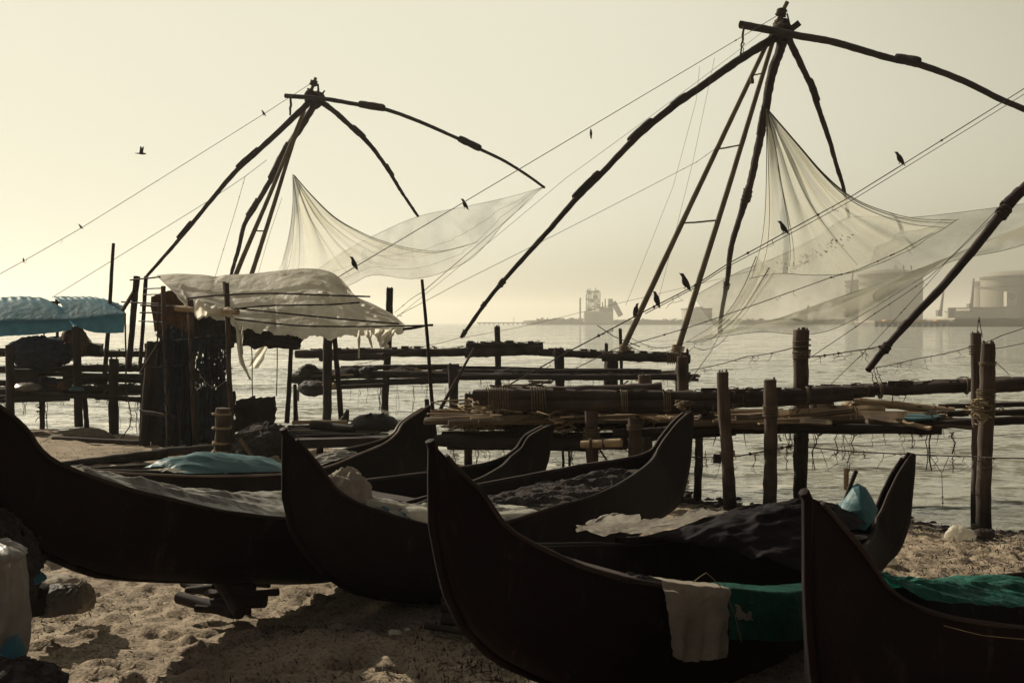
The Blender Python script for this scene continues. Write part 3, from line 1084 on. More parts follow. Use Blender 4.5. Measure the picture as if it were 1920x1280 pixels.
A = boat('long tar-black canoe at far left, its prow cut off by the picture edge', (-2.95, 6.9), (.36, 12.6),
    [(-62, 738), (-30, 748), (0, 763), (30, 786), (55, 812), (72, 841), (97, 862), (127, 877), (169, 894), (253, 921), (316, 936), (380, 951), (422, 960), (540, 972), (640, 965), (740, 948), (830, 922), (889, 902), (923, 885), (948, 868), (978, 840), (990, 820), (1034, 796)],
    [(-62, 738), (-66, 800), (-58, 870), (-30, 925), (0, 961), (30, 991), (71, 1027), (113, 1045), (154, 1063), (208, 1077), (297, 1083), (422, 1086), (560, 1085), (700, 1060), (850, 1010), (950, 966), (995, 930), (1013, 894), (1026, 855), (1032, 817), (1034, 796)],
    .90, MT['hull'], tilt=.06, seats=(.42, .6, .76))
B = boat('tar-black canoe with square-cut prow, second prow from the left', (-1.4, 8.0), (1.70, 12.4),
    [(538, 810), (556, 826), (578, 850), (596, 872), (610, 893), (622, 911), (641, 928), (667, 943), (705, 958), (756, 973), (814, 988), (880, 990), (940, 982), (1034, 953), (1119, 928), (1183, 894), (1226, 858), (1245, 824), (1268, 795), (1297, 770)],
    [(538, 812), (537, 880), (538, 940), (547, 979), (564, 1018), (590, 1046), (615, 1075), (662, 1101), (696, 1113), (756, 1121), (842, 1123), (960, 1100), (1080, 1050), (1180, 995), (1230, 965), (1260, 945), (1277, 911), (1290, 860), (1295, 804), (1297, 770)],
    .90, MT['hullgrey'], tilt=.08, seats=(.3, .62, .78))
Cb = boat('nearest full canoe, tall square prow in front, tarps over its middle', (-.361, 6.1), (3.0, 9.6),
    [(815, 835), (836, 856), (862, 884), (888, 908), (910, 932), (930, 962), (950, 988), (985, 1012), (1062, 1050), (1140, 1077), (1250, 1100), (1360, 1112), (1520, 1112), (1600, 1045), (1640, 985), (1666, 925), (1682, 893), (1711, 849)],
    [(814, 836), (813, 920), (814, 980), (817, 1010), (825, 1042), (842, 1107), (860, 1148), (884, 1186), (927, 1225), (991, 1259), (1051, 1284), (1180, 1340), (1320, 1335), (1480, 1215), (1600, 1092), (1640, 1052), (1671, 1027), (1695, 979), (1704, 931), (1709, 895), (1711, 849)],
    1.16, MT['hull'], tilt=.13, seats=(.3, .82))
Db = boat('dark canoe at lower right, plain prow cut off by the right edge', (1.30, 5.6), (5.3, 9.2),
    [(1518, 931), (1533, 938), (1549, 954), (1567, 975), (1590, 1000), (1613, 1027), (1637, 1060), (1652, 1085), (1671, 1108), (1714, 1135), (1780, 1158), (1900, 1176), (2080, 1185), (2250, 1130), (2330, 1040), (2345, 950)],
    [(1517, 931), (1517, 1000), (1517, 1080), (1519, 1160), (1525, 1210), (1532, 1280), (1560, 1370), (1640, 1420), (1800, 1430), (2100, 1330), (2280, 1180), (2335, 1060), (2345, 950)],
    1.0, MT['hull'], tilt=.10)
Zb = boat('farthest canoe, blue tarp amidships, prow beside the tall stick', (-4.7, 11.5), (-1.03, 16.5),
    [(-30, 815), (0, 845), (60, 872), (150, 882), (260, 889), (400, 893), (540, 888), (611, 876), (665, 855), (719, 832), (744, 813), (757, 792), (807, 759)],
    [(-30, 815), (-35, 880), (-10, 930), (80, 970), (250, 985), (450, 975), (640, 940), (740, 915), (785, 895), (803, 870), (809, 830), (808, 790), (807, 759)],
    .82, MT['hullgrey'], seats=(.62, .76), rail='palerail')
# ================================================================== FISHING NET FRAMES (leg poles, curved arms, hub)
MT['hub'] = mat('hub_lashing', (.045, .033, .03), .95, .1, .4, 20, .8)
def limb(root, name, pts, d0, d1, w0, w1, m, splices=(), rough=.16, seed=0.0, lash=()):
    """a curved pole through pixel points; splices = pixel spans where a second timber is lashed alongside"""
    w = path(pts, d0, d1)
    pts3 = resample(catmull(w, 8), max(24, len(pts) * 9))
    n = len(pts3)
    rad = [M(w0 + (w1 - w0) * i / (n - 1), pts3[i].y) / 2 for i in range(n)]
    mb = MB(); tube(mb, pts3, rad, 9, rough, seed, lump=5)
    o = link(name, mb, m, root)
    pp = [proj(p) for p in pts3]
    near = lambda q: min(range(n), key=lambda i: (pp[i][0] - q[0]) ** 2 + (pp[i][1] - q[1]) ** 2)
    for k, (a, b, ww, off) in enumerate(splices):
        i0, i1 = sorted((near(a), near(b)))
        if i1 - i0 < 2: i1 = min(n - 1, i0 + 2)
        seg = resample(pts3[i0:i1 + 1], 10)
        dirv = (seg[-1] - seg[0]).normalized()
        side = dirv.cross(Vector((0, 1, 0))).normalized()
        if side.z < 0: side = -side
        mb = MB()
        rr = M(ww, seg[0].y) / 2
        tube(mb, [p + side * rr * off for p in seg], [rr * (.94 if i in (0, 9) else 1) for i in range(10)], 8, .14, seed + k, lump=5)
        link('splice', mb, m, o)
    for k, (a, turns) in enumerate(lash):
        i = near(a)
        i = min(n - 2, max(1, i))
        mb = MB(); lashing(mb, pts3[i], pts3[i + 1] - pts3[i - 1], rad[i] * 1.12, rad[i] * 3.2, turns, rad[i] * .3, seed + k, .5)
        link('lashing', mb, MT['drope'], o)
    return o
def cord(name, pts3, rpx, D, m, root=None, label=None, cat='rope', group=None, sag=0.0, jit=0.0, seed=1.0, n=5, hairs=0, hairlen=.12, knots=0, seg=16):
    """rope through 3-D points, each span sagging a little; hairs = loose threads and weed caught on it"""
    out = []
    for a, b in zip(pts3, pts3[1:]):
        q = ropepts(a, b, sag * (Vector(b) - Vector(a)).length, seg, jit, seed)
        out += q if not out else q[1:]
    mb = MB(); r = M(rpx, D) / 2 * (.72 if root is None else 1)
    tube(mb, out, r, n, .15 if hairs else .08, seed, lump=6)
    rnd = random.Random(int(seed * 100) + 3)
    for _ in range(hairs):
        i = rnd.randrange(1, len(out) - 1)
        p = out[i].lerp(out[i + 1], rnd.random()); l = hairlen * rnd.uniform(.2, 1.3) ** 2
        q = [p + Vector((rnd.uniform(-.04, .04) * k, rnd.uniform(-.04, .04) * k, -l * k / 3)) for k in range(4)]
        tube(mb, q, [r * .6, r * .5, r * .5, r * .25], 4)
    for _ in range(knots):
        i = rnd.randrange(2, len(out) - 2)
        d = (out[i + 1] - out[i - 1]).normalized() * r * 2.5
        tube(mb, [out[i] - d, out[i] - d * .4, out[i] + d * .4, out[i] + d], [r * 1.3, r * 2.6, r * 2.4, r * 1.2], 6, .3, seed + i, lump=40)
    return link(name, mb, m, root, label, cat if root is None else None, group)

def hub(root, c, D, w, seed):
    mb = MB()
    c = Vector(c); s = M(w, D)
    rnd = random.Random(seed)
    for k in range(9):
        ax = Vector((rnd.uniform(-1, 1), rnd.uniform(-.6, .6), rnd.uniform(-1, 1))).normalized()
        o = Vector((rnd.uniform(-.35, .35), rnd.uniform(-.3, .3), rnd.uniform(-.4, .4))) * s
        lashing(mb, c + o, ax, s * rnd.uniform(.25, .42), s * rnd.uniform(.3, .7), 5, s * .085, seed + k, .3)
    tube(mb, [c + Vector((-.1, 0, .45)) * s, c, c + Vector((.1, 0, -.45)) * s], [s * .22, s * .42, s * .3], 8, .3, seed, lump=5)
    link('hub', mb, MT['hub'], root)

# ---- near frame
D0 = 29.0
nr = thing('cantilever_rig', P(1220, 662, D0), 'tall nearer cantilever net frame at right, arms fanning out from its mast top', 'fishing net frame', 'cantilever fishing net frames')
limb(nr, 'leg_pole', [(1164, 662), (1240, 500), (1325, 320), (1411, 139), (1456, 45), (1476, 4)], 29, 29.9, 11.5, 8, MT['pole'], rough=.07, seed=1)
limb(nr, 'leg_pole', [(1268, 664), (1316, 510), (1371, 335), (1431, 137), (1464, 30)], 29.3, 30, 12, 8, MT['pole'], rough=.07, seed=2)
limb(nr, 'arm', [(1455, 70), (1391, 109), (1311, 165), (1280, 186), (1226, 228), (1184, 266), (1126, 327), (1078, 375), (1035, 425), (987, 478), (940, 531), (908, 571), (865, 632)], 29.8, 25, 17, 7, MT['arm'],
     [((1224, 226), (1186, 268), 17, .35), ((1124, 325), (1080, 376), 17, .35), ((1290, 178), (1262, 198), 15, .2)], seed=3, lash=[((940, 531), 4), ((908, 571), 2), ((868, 628), 3)])
limb(nr, 'arm', [(1388, 46), (1446, 57), (1490, 66), (1559, 78), (1615, 94), (1671, 110), (1727, 122), (1809, 153), (1871, 184), (1920, 205), (2010, 250), (2120, 330)], 29.8, 24, 15, 10, MT['arm'],
     [((1676, 112), (1724, 122), 20, .3), ((1395, 48), (1388, 46), 14, 0)], rough=.1, seed=4)
limb(nr, 'arm', [(1476, 66), (1502, 122), (1520, 160), (1540, 219), (1556, 266), (1567, 306), (1581, 350), (1587, 385), (1592, 408)], 29.8, 34, 13, 6, MT['arm'],
     [((1518, 152), (1529, 189), 12, .45)], seed=5, rough=.2)
limb(nr, 'arm', [(1468, 60), (1463, 94), (1448, 134), (1438, 188), (1428, 244), (1417, 297), (1407, 344), (1394, 388), (1376, 443), (1369, 475), (1365, 514), (1360, 546), (1352, 594), (1350, 624)], 29.8, 33.5, 19, 7, MT['arm'],
     [((1434, 205), (1427, 254), 12, .55), ((1406, 349), (1394, 390), 14, .2)], rough=.2, seed=6, lash=[((1400, 365), 8), ((1362, 535), 3), ((1351, 620), 4)])
hub(nr, P(1470, 58, 29.8), 29.8, 30, 11)
mb = MB(False); c0 = P(1490, 50, 29.6); box(mb, c0, (M(20, 30), M(11, 30), M(11, 30)), (.8, 0, .6)); link('block', mb, MT['arm'], nr)
mb = MB(); lashing(mb, P(1465, 24, 29.8), (.3, 0, 1), M(7, 30), M(12, 30), 6, M(2.4, 30), 4, .4); link('top_lashing', mb, MT['drope'], nr)
mb = MB(); tube(mb, ropepts(P(1476, 26, 29.8), P(1484, 60, 29.7), 0, 6), M(1.6, 30), 5); link('stay_cord', mb, MT['drope'], nr)
mb = MB(); tube(mb, ropepts(P(1395, 50, 29.5), P(1388, 108, 29.2), -.01, 10, .03, 3), M(2.0, 30), 5, .4); tube(mb, ropepts(P(1393, 60, 29.5), P(1394, 106, 29.2), 0, 10, .05, 7), M(1.1, 30), 5, .4); link('hanging_cord', mb, MT['drope'], nr)
for a, b, w in (((1409, 141), (1431, 137), 1.4), ((1340, 280), (1387, 272), 1.6), ((1277, 418), (1342, 413), 1.7)):
    mb = MB(); tube(mb, ropepts(P(*a, 29.4), P(*b, 29.6), .01, 8, .01, 3), M(w, 29), 5, .2); link('rung', mb, MT['pole'], nr)
mb = MB(); tube(mb, [P(1409, 141, 29.3), P(1410, 150, 29.3), P(1411, 157, 29.3)], [M(1.5, 29), M(4, 29), M(3, 29)], 6); link('pulley', mb, MT['drope'], nr)

# ---- far frame
fr = thing('cantilever_rig', P(455, 600, 41), 'smaller distant cantilever net frame standing behind the hut with the plastic roof', 'fishing net frame', 'cantilever fishing net frames')
limb(fr, 'leg_pole', [(405, 620), (443, 513), (510, 355), (570, 207), (592, 146)], 41, 42, 10, 6, MT['pole'], rough=.07, seed=21)
limb(fr, 'leg_pole', [(436, 620), (472, 513), (510, 395), (549, 270), (590, 152)], 41.3, 42, 10, 6, MT['pole'], rough=.07, seed=22)
limb(fr, 'arm', [(588, 184), (565, 206), (498, 270), (443, 320), (392, 380), (338, 446), (274, 519)], 42, 38, 12, 6, MT['arm'], [((485, 280), (447, 316), 12, .3), ((363, 416), (336, 449), 11, .35)], seed=23)
limb(fr, 'arm', [(535, 180), (603, 185), (676, 197), (725, 206), (786, 228), (863, 262), (900, 280), (944, 301), (989, 329), (1021, 352)], 42, 38, 9, 5, MT['arm'], [((677, 196), (722, 206), 14, .2), ((862, 262), (899, 279), 13, .2)], rough=.1, seed=24)
limb(fr, 'arm', [(598, 188), (627, 209), (664, 243), (685, 262), (709, 291), (733, 327), (753, 360), (784, 406)], 42, 46, 11, 5, MT['arm'], [((661, 238), (682, 259), 10, .4), ((722, 308), (734, 330), 9, .3)], rough=.2, seed=25)
limb(fr, 'arm', [(594, 188), (565, 238), (540, 275), (511, 331), (477, 390), (458, 422), (447, 468), (434, 513), (425, 560)], 42, 46, 13, 6, MT['arm'], [((541, 272), (507, 333), 13, .3), ((482, 375), (469, 410), 12, .3)], rough=.2, seed=26)
hub(fr, P(590, 186, 42), 42, 24, 31)
mb = MB(); tube(mb, ropepts(P(545, 182, 41.8), P(544, 216, 41.6), 0, 8, .04, 3), M(2, 42), 5, .4); link('hanging_cord', mb, MT['drope'], fr)
mb = MB(); tube(mb, ropepts(P(596, 158, 41.8), P(597, 180, 41.6), 0, 8, .02, 3), M(2, 42), 5, .4); link('stay_cord', mb, MT['drope'], fr)
mb = MB(); tube(mb, [P(597, 186, 41.6), P(609, 170, 41.6)], [M(3, 42), M(1.5, 42)], 6); link('peg', mb, MT['arm'], fr)
mb = MB(); lashing(mb, P(588, 156, 42), (.3, 0, 1), M(5, 42), M(8, 42), 5, M(1.8, 42), 4, .4); link('top_lashing', mb, MT['drope'], fr)
mb = MB(); tube(mb, ropepts(P(478, 432, 41.3), P(495, 433, 41.5), .01, 6), M(1.3, 42), 5); link('rung', mb, MT['pole'], fr)

# ---- one arm of a third frame, standing out of the picture to the right
tr_ = thing('cantilever_rig', P(1720, 585, 16), 'single thick dark pole slanting down from the right edge over the water', 'net pole')
limb(tr_, 'arm', [(2150, 110), (2010, 262), (1917, 357), (1881, 397), (1830, 462), (1771, 533), (1720, 586), (1665, 647), (1627, 694)], 17, 15, 26, 12, MT['arm'],
     [((1917, 357), (1886, 392), 23, .2), ((1700, 607), (1690, 618), 16, .1)], rough=.13, seed=41, lash=[((1662, 650), 5), ((1885, 393), 3)])
mb = MB()
for dx in (-3, 2, 7):
    tube(mb, ropepts(P(1636 + dx, 690, 15), P(1642 + dx * 1.6, 716, 15), 0, 8, .03, dx), M(1.0, 15), 4)
link('rope_end', mb, MT['rope'], tr_)

# ---- nets
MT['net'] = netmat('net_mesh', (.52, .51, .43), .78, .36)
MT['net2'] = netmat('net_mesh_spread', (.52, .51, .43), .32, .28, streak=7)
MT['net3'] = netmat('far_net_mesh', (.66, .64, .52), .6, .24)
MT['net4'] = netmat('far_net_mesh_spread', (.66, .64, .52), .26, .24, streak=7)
MT['netcord'] = mat('net_cord', (.10, .085, .06), .95, .1, .3, 20)
def netsheet(name, root, top, bot, left, right, m, pleats=0, amp=.15, nu=90, nv=50, seed=0.0, billow=0.0):
    g = coons(top, bot, left, right, nu, nv)
    for j, row in enumerate(g):
        v = j / (nv - 1)
        for i, p in enumerate(row):
            u = i / (nu - 1)
            e = (u * (1 - u) * 4) ** .5
            p.y += billow * math.sin(math.pi * u) * math.sin(math.pi * v)
            if pleats:
                k = math.sin(2 * math.pi * pleats * (u + .04 * N3((u * 4, v * 1.5, seed)))) * e * min(1, v * 4) * (1 - .6 * v)
                p.y += amp * k
                p.x += amp * .5 * math.cos(2 * math.pi * pleats * u * 1.3) * e * min(1, v * 3) * (1 - .8 * v)
    mb = MB(); grid(mb, g, [[(i / (nu - 1), j / (nv - 1)) for i in range(nu)] for j in range(nv)])
    o = link(name, mb, m, root)
    return g, o
def net_cords(root, g, us, r, vmax=1.0):
    nv, nu = len(g), len(g[0])
    for u in us:
        i = min(nu - 1, int(u * (nu - 1)))
        pts = [g[j][i] + Vector((0, -.02, 0)) for j in range(0, max(4, int(nv * vmax)))]
        mb = MB(); n = len(pts); tube(mb, pts, [r * (1.7 - 1.1 * k / n) for k in range(n)], 4); link('fold_line', mb, MT['netcord'], root)
PT = lambda pts, d0, d1: catmull(path(pts, d0, d1), 6)
nn = thing('fishing_net', P(1500, 420, 31), 'big dip net hanging in a peak from the nearer frame, spread over the water', 'fishing net', 'dip nets hung from the frames')
apex = [P(1437, 204, 30.6), P(1438, 204, 30.6), P(1440, 207, 30.6)]
g, o = netsheet('veil', nn, apex, PT([(1405, 522), (1460, 513), (1530, 516), (1600, 510), (1690, 476), (1750, 440), (1796, 411)], 31, 33),
    PT([(1437, 204), (1437, 300), (1434, 400), (1424, 470), (1405, 522)], 30.6, 31), PT([(1440, 207), (1500, 275), (1545, 325), (1595, 367), (1650, 392), (1720, 409), (1796, 411)], 30.6, 33), MT['net'], 5, .16, 120, 60, 1)
net_cords(nn, g, (.004, .05, .17, .2, .5), .008, .95)
net_cords(nn, g, (.93, .97, .996), .012, 1)
mb = MB(); tube(mb, [p + Vector((0, -.03, 0)) for p in g[-1]], .009, 4); link('edge_cord', mb, MT['netcord'], nn)
g, o = netsheet('tail', nn, PT([(1418, 480), (1440, 500), (1462, 512)], 31, 31), PT([(1285, 642), (1320, 636), (1372, 624)], 31.6, 32),
    PT([(1418, 480), (1390, 545), (1350, 600), (1285, 642)], 31, 31.6), PT([(1462, 512), (1432, 545), (1400, 590), (1372, 624)], 31, 32), MT['net2'], 4, .12, 40, 30, 2)
net_cords(nn, g, (0.02, .6), .008)
g, o = netsheet('back_sheet', nn, PT([(1300, 556), (1380, 512), (1460, 480), (1530, 446), (1592, 408), (1700, 408), (1800, 398), (1920, 382), (2010, 368)], 33, 33), PT([(1352, 622), (1450, 600), (1560, 562), (1650, 531), (1760, 490), (1850, 452), (1920, 425), (2010, 390)], 32, 32),
    PT([(1300, 556), (1330, 600), (1352, 622)], 33, 32), PT([(2010, 368), (2012, 380), (2010, 390)], 33, 32), MT['net2'], 5, .1, 110, 26, 3)
mb = MB(); tube(mb, g[0], .007, 4); link('edge_cord', mb, MT['netcord'], nn)
mb = MB(); tube(mb, g[-1], .011, 4); link('edge_cord', mb, MT['netcord'], nn)
g, o = netsheet('bag', nn, PT([(1330, 628), (1352, 622), (1450, 599), (1560, 561), (1650, 530), (1760, 489), (1850, 451), (1920, 424), (2010, 389)], 32, 32), PT([(1300, 640), (1360, 630), (1430, 622), (1500, 627), (1560, 618), (1640, 576), (1720, 526), (1785, 490), (1880, 470), (1930, 455), (2010, 420)], 31, 31),
    PT([(1330, 628), (1312, 634), (1300, 640)], 32, 31), PT([(2010, 389), (2012, 405), (2010, 420)], 32, 31), MT['net'], 4, .1, 110, 22, 4, billow=-.4)
mb = MB(); tube(mb, g[-1], .008, 4); link('edge_cord', mb, MT['netcord'], nn)
mb = MB(); rnd = random.Random(5)
for k in range(70):
    t_ = rnd.random()
    q = P(1462 + 130 * t_ + rnd.uniform(-9, 9), 508 - 65 * t_ + rnd.uniform(-9, 9) - 10 * (t_ < .1), 31.5)
    tube(mb, [q, q + Vector((rnd.uniform(-.06, .06), 0, rnd.uniform(-.04, .04)))], rnd.uniform(.005, .017), 4)
link('caught_weed', mb, MT['drope'], nn, kind='stuff')
fn = thing('fishing_net', P(700, 450, 43), 'pale dip net hanging from the distant frame behind the hut roof', 'fishing net', 'dip nets hung from the frames')
apex = [P(549, 327, 42.5), P(550, 327, 42.5), P(552, 329, 42.5)]
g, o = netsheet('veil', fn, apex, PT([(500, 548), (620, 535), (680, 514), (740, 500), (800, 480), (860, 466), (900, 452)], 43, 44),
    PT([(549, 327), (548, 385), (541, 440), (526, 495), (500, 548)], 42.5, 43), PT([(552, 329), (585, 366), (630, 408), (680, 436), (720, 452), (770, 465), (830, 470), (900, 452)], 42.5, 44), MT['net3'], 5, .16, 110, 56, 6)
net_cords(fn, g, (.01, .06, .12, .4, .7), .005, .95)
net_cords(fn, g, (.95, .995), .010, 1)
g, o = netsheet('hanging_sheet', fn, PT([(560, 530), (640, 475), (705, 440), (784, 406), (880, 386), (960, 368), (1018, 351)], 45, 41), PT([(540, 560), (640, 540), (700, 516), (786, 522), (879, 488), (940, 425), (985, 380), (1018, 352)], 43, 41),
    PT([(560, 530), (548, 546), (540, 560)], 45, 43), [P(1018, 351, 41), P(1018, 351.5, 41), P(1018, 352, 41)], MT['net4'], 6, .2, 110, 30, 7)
mb = MB(); tube(mb, g[0], .007, 4); link('edge_cord', mb, MT['netcord'], fn)
mb = MB(); tube(mb, g[-1], .008, 4); link('edge_cord', mb, MT['netcord'], fn)
for r_, (u0_, sg_) in enumerate(((.35, .5), (.62, .75))):
    pts = [g[int(len(g) * (u0_ + .2 * math.sin(math.pi * i / 109)))][i] + Vector((0, -.05, 0)) for i in range(110)]
    mb = MB(); tube(mb, pts, .005, 4); link('fold_line', mb, MT['netcord'], fn)

# ---- ropes of the frames
TOPN = P(1457, 30, 29.8)
cord('rope', [TOPN, P(648, 511, 22), P(560, 566, 21.5)], 2.0, 27, MT['rope'], label='long stay rope from the near mast top down to the plastic hut roof', sag=.0, seed=1.1, knots=5)
cord('rope', [P(1446, 48, 29.7), P(1060, 335, 27), P(742, 596, 26)], 1.1, 27, MT['rope'], label='faint thin line running just below the long stay rope of the near frame', sag=.004, seed=1.2)
cord('rope', [P(1386, 273, 29.6), P(1341, 279, 29.3), P(1306, 304, 29), P(860, 531, 25), P(745, 592, 24)], 1.3, 27, MT['rope'], label='thin line slanting from the near leg poles down to the far posts', sag=.002, seed=1.3, knots=3)
cord('rope', [P(1312, 125, 28), P(1305, 190, 28), P(1262, 350, 28.5), P(1173, 573, 29)], .9, 28, MT['rope'], label='hair-thin line dropping from a knot on the long stay rope', sag=0, seed=1.4)
cord('rope', [P(1340, 108, 28), P(1300, 300, 28.5), P(1269, 425, 29), P(1235, 560, 29)], .9, 28, MT['rope'], label='hair-thin line beside the near leg poles, right of its twin', sag=0, seed=1.5)
cord('rope', [P(2010, 110, 26), P(1600, 366, 23), P(1463, 441, 21.5), P(1364, 495, 20.5), P(1300, 537, 20), P(1200, 588, 19), P(1072, 656, 17.5), P(944, 727, 16)], 3.0, 21, MT['drope'], label='upper strand of the double rope where most crows perch', sag=.001, seed=1.6, hairs=8, knots=6)
cord('rope', [P(2010, 121, 26.2), P(1600, 374, 23.2), P(1463, 448, 21.7), P(1364, 500, 20.7), P(1300, 541, 20.2), P(1210, 588, 19.2)], 2.2, 21, MT['drope'], label='lower strand of the double rope slanting past the near net', sag=.001, seed=1.7)
cord('rope', [P(1765, 427, 33), P(1690, 470, 32), P(1610, 505, 31), P(1558, 520, 30), P(1350, 594, 29), P(1287, 615, 28.5), P(1150, 655, 27), P(1080, 690, 26)], 2.2, 30, MT['drope'], label='net hauling rope under the peak of the near net down to the jetty', sag=.002, seed=1.8, hairs=6, knots=7)
cord('rope', [P(1296, 693, 20), P(1400, 668, 18), P(1492, 650, 16)], 2.6, 18, MT['drope'], label='tarry rope tied round the tall post, running left to the back jetty', sag=.01, seed=1.9, hairs=10)
cord('rope', [P(1521, 669, 16), P(1590, 659, 15.5), P(1658, 648, 15)], 3.2, 15.5, MT['drope'], label='thick rope tying the slanting thick pole to the tall post', sag=.008, seed=2.0, hairs=14, knots=3)
cord('rope', [P(1522, 668, 16), P(1640, 588, 17), P(1742, 520, 18), P(1800, 465, 18.5), P(1900, 360, 19)], 1.8, 17, MT['drope'], label='line rising from the tall post past the slanting thick pole', sag=.003, seed=2.1, knots=4)
cord('rope', [P(1556, 722, 16), P(1640, 640, 17), P(1750, 520, 18), P(1773, 493, 18.3), P(1890, 380, 19)], 1.6, 17, MT['drope'], label='line rising from the front rail to the lashed joint of the slanting pole', sag=.002, seed=2.2, knots=3)
cord('rope', [P(1636, 690, 15), P(1720, 672, 15), P(1817, 651, 14.2), P(1880, 628, 15), P(1990, 580, 17)], 2.2, 15, MT['drope'], label='rope from the low tip of the slanting pole to the right-hand posts', sag=.012, seed=2.3, hairs=18)
cord('rope', [P(1850, 655, 13), P(1920, 643, 13.5), P(1990, 634, 14)], 1.8, 13.5, MT['drope'], label='rope leaving the right edge from the top of the lashed right post', sag=.01, seed=2.4)
cord('rope', [P(1352, 622, 33), P(1332, 660, 28), P(1303, 700, 24), P(1280, 735, 22)], 1.7, 28, MT['drope'], label='short line hanging from the inner arm tip of the near frame to the jetty', sag=.0, seed=2.5, hairs=4)
cord('rope', [P(1365, 628, 32), P(1300, 650, 30), P(1260, 668, 29)], 1.6, 29, MT['drope'], label='slack line looping from the net tail to the leg pole foot', sag=.08, seed=2.6, hairs=8)
cord('rope', [P(865, 632, 25), P(800, 648, 24), P(640, 690, 22)], 1.4, 24, MT['rope'], label='thin line from the low left arm tip of the near frame to the hut posts', sag=.01, seed=2.7)
cord('rope', [P(868, 633, 25), P(980, 612, 26), P(1110, 580, 28), P(1420, 505, 31)], 1.0, 27, MT['rope'], label='faint low line from the left arm tip to the near net', sag=.002, seed=2.75)
TOPF = P(590, 152, 42)
cord('rope', [TOPF, P(493, 215, 41), P(150, 429, 38), P(43, 490, 37), P(-40, 535, 36)], 1.5, 40, MT['rope'], label='long stay rope from the distant mast top down to the left edge', sag=.001, seed=2.8, hairs=4)
cord('rope', [P(500, 300, 41), P(458, 332, 40), P(395, 374, 39), P(100, 556, 35)], 1.4, 40, MT['rope'], label='second thinner line below the distant stay rope, reaching the blue shelter', sag=.001, seed=2.9)
cord('rope', [P(460, 330, 40), P(440, 400, 40), P(403, 520, 40)], 1.2, 40, MT['rope'], label='thin vertical line with a tuft at its top beside the distant frame', sag=0, seed=3.0, knots=3)
cord('rope', [P(529, 370, 42), P(505, 440, 42), P(482, 520, 42)], 1.0, 42, MT['rope'], label='thin line hanging between the distant leg poles and its net', sag=0, seed=3.1)
cord('rope', [P(740, 586, 30), P(771, 560, 22), P(795, 545, 17.2), P(1000, 370, 40)], 1.5, 22, MT['rope'], label='line from the square post past the top of the tall stick', sag=.0, seed=3.2, knots=2)

# ================================================================== JETTIES
def posts(root, lst, m='post', seed=0):
    for k, (x0, y0, x1, y1, w0, w1, D) in enumerate(lst):
        a = P(x0, y0, D); c = P(x1, y1, D)
        d = (c - a)
        c = a + d * ((a.z + .75) / max(.2, a.z - c.z))     # driven into the bed
        mb = MB(); log(mb, c, a, M(w1, D) / 2, M(w0, D) / 2, .16, .008, seed + k * 1.7, 12, 26)
        # splintered top
        rnd = random.Random(k + seed)
        for q in range(5):
            an = rnd.uniform(0, 6.28); rr = M(w0, D) * .32
            b0 = a + Vector((math.cos(an) * rr, math.sin(an) * rr, -.02))
            tube(mb, [b0, b0 + Vector((0, 0, rnd.uniform(.02, .06)))], [M(w0, D) * .13, M(w0, D) * .06], 5, .2, q)
        link('post', mb, MT[m], root)
def beams(root, name, lst, m='log', seed=0, rough=.15, bend=.006):
    for k, (x0, y0, D0_, x1, y1, D1_, w) in enumerate(lst):
        mb = MB(); log(mb, P(x0, y0, D0_), P(x1, y1, D1_), M(w, D0_) / 2, M(w, D1_) / 2, rough, bend, seed + k * 2.3, 10, 36)
        link(name, mb, MT[m], root)
def lash_at(root, px, py, D, ax, Rpx, wpx, turns, m='rope', seed=0, rpx=2.2, wob=.1):
    mb = MB(); lashing(mb, P(px, py, D), ax, M(Rpx, D), M(wpx, D), turns, M(rpx, D) / 2, seed, wob); link('lashing', mb, MT[m], root)
def deckof(root, x0, x1, Dn, Df, z, n, seed, m='plank', along=True, w=(.06, .16), ragged=.4):
    """many loose boards and poles laid along the jetty, one deck part"""
    rnd = random.Random(seed)
    mb = MB(False)
    ax0, ax1 = P(x0, 700, Dn).x, P(x1, 700, Dn).x
    for k in range(n):
        y = rnd.uniform(Dn, Df)
        L = rnd.uniform(.6, 2.2); c = rnd.uniform(ax0, ax1)
        a = rnd.uniform(-.25, .25)
        p0 = Vector((max(ax0 - .2, c - L / 2), y - a * L / 2, z + rnd.uniform(-.02, .05)))
        p1 = Vector((min(ax1 + .2, c + L / 2), y + a * L / 2, z + rnd.uniform(-.02, .06)))
        if p1.x - p0.x < .2: continue
        if rnd.random() < .55: plank(mb, p0, p1, rnd.uniform(*w), .02, seed=k * 1.3 + seed)
        else: log(mb, p0, p1, rnd.uniform(.018, .045), None, .15, .01, k * .7, 7, 8)
    return link('deck', mb, MT[m], root)
def fringe(root, x0, x1, y, D, n, seed, L=.25, m='drope'):
    mb = MB(); rnd = random.Random(seed)
    for k in range(n):
        x = rnd.uniform(x0, x1); l = L * rnd.uniform(.2, 1.2) ** 2.2
        p = P(x, y + rnd.uniform(-3, 3), D + rnd.uniform(-.05, .3))
        for q in range(rnd.choice((1, 1, 2, 3))):
            tube(mb, [p + Vector((rnd.uniform(-.03, .03) * (i > 0) + .02 * q, 0, -l * i / 4)) for i in range(5)], rnd.uniform(.003, .008), 4)
    return link('hanging_threads', mb, MT[m], root, kind='stuff')

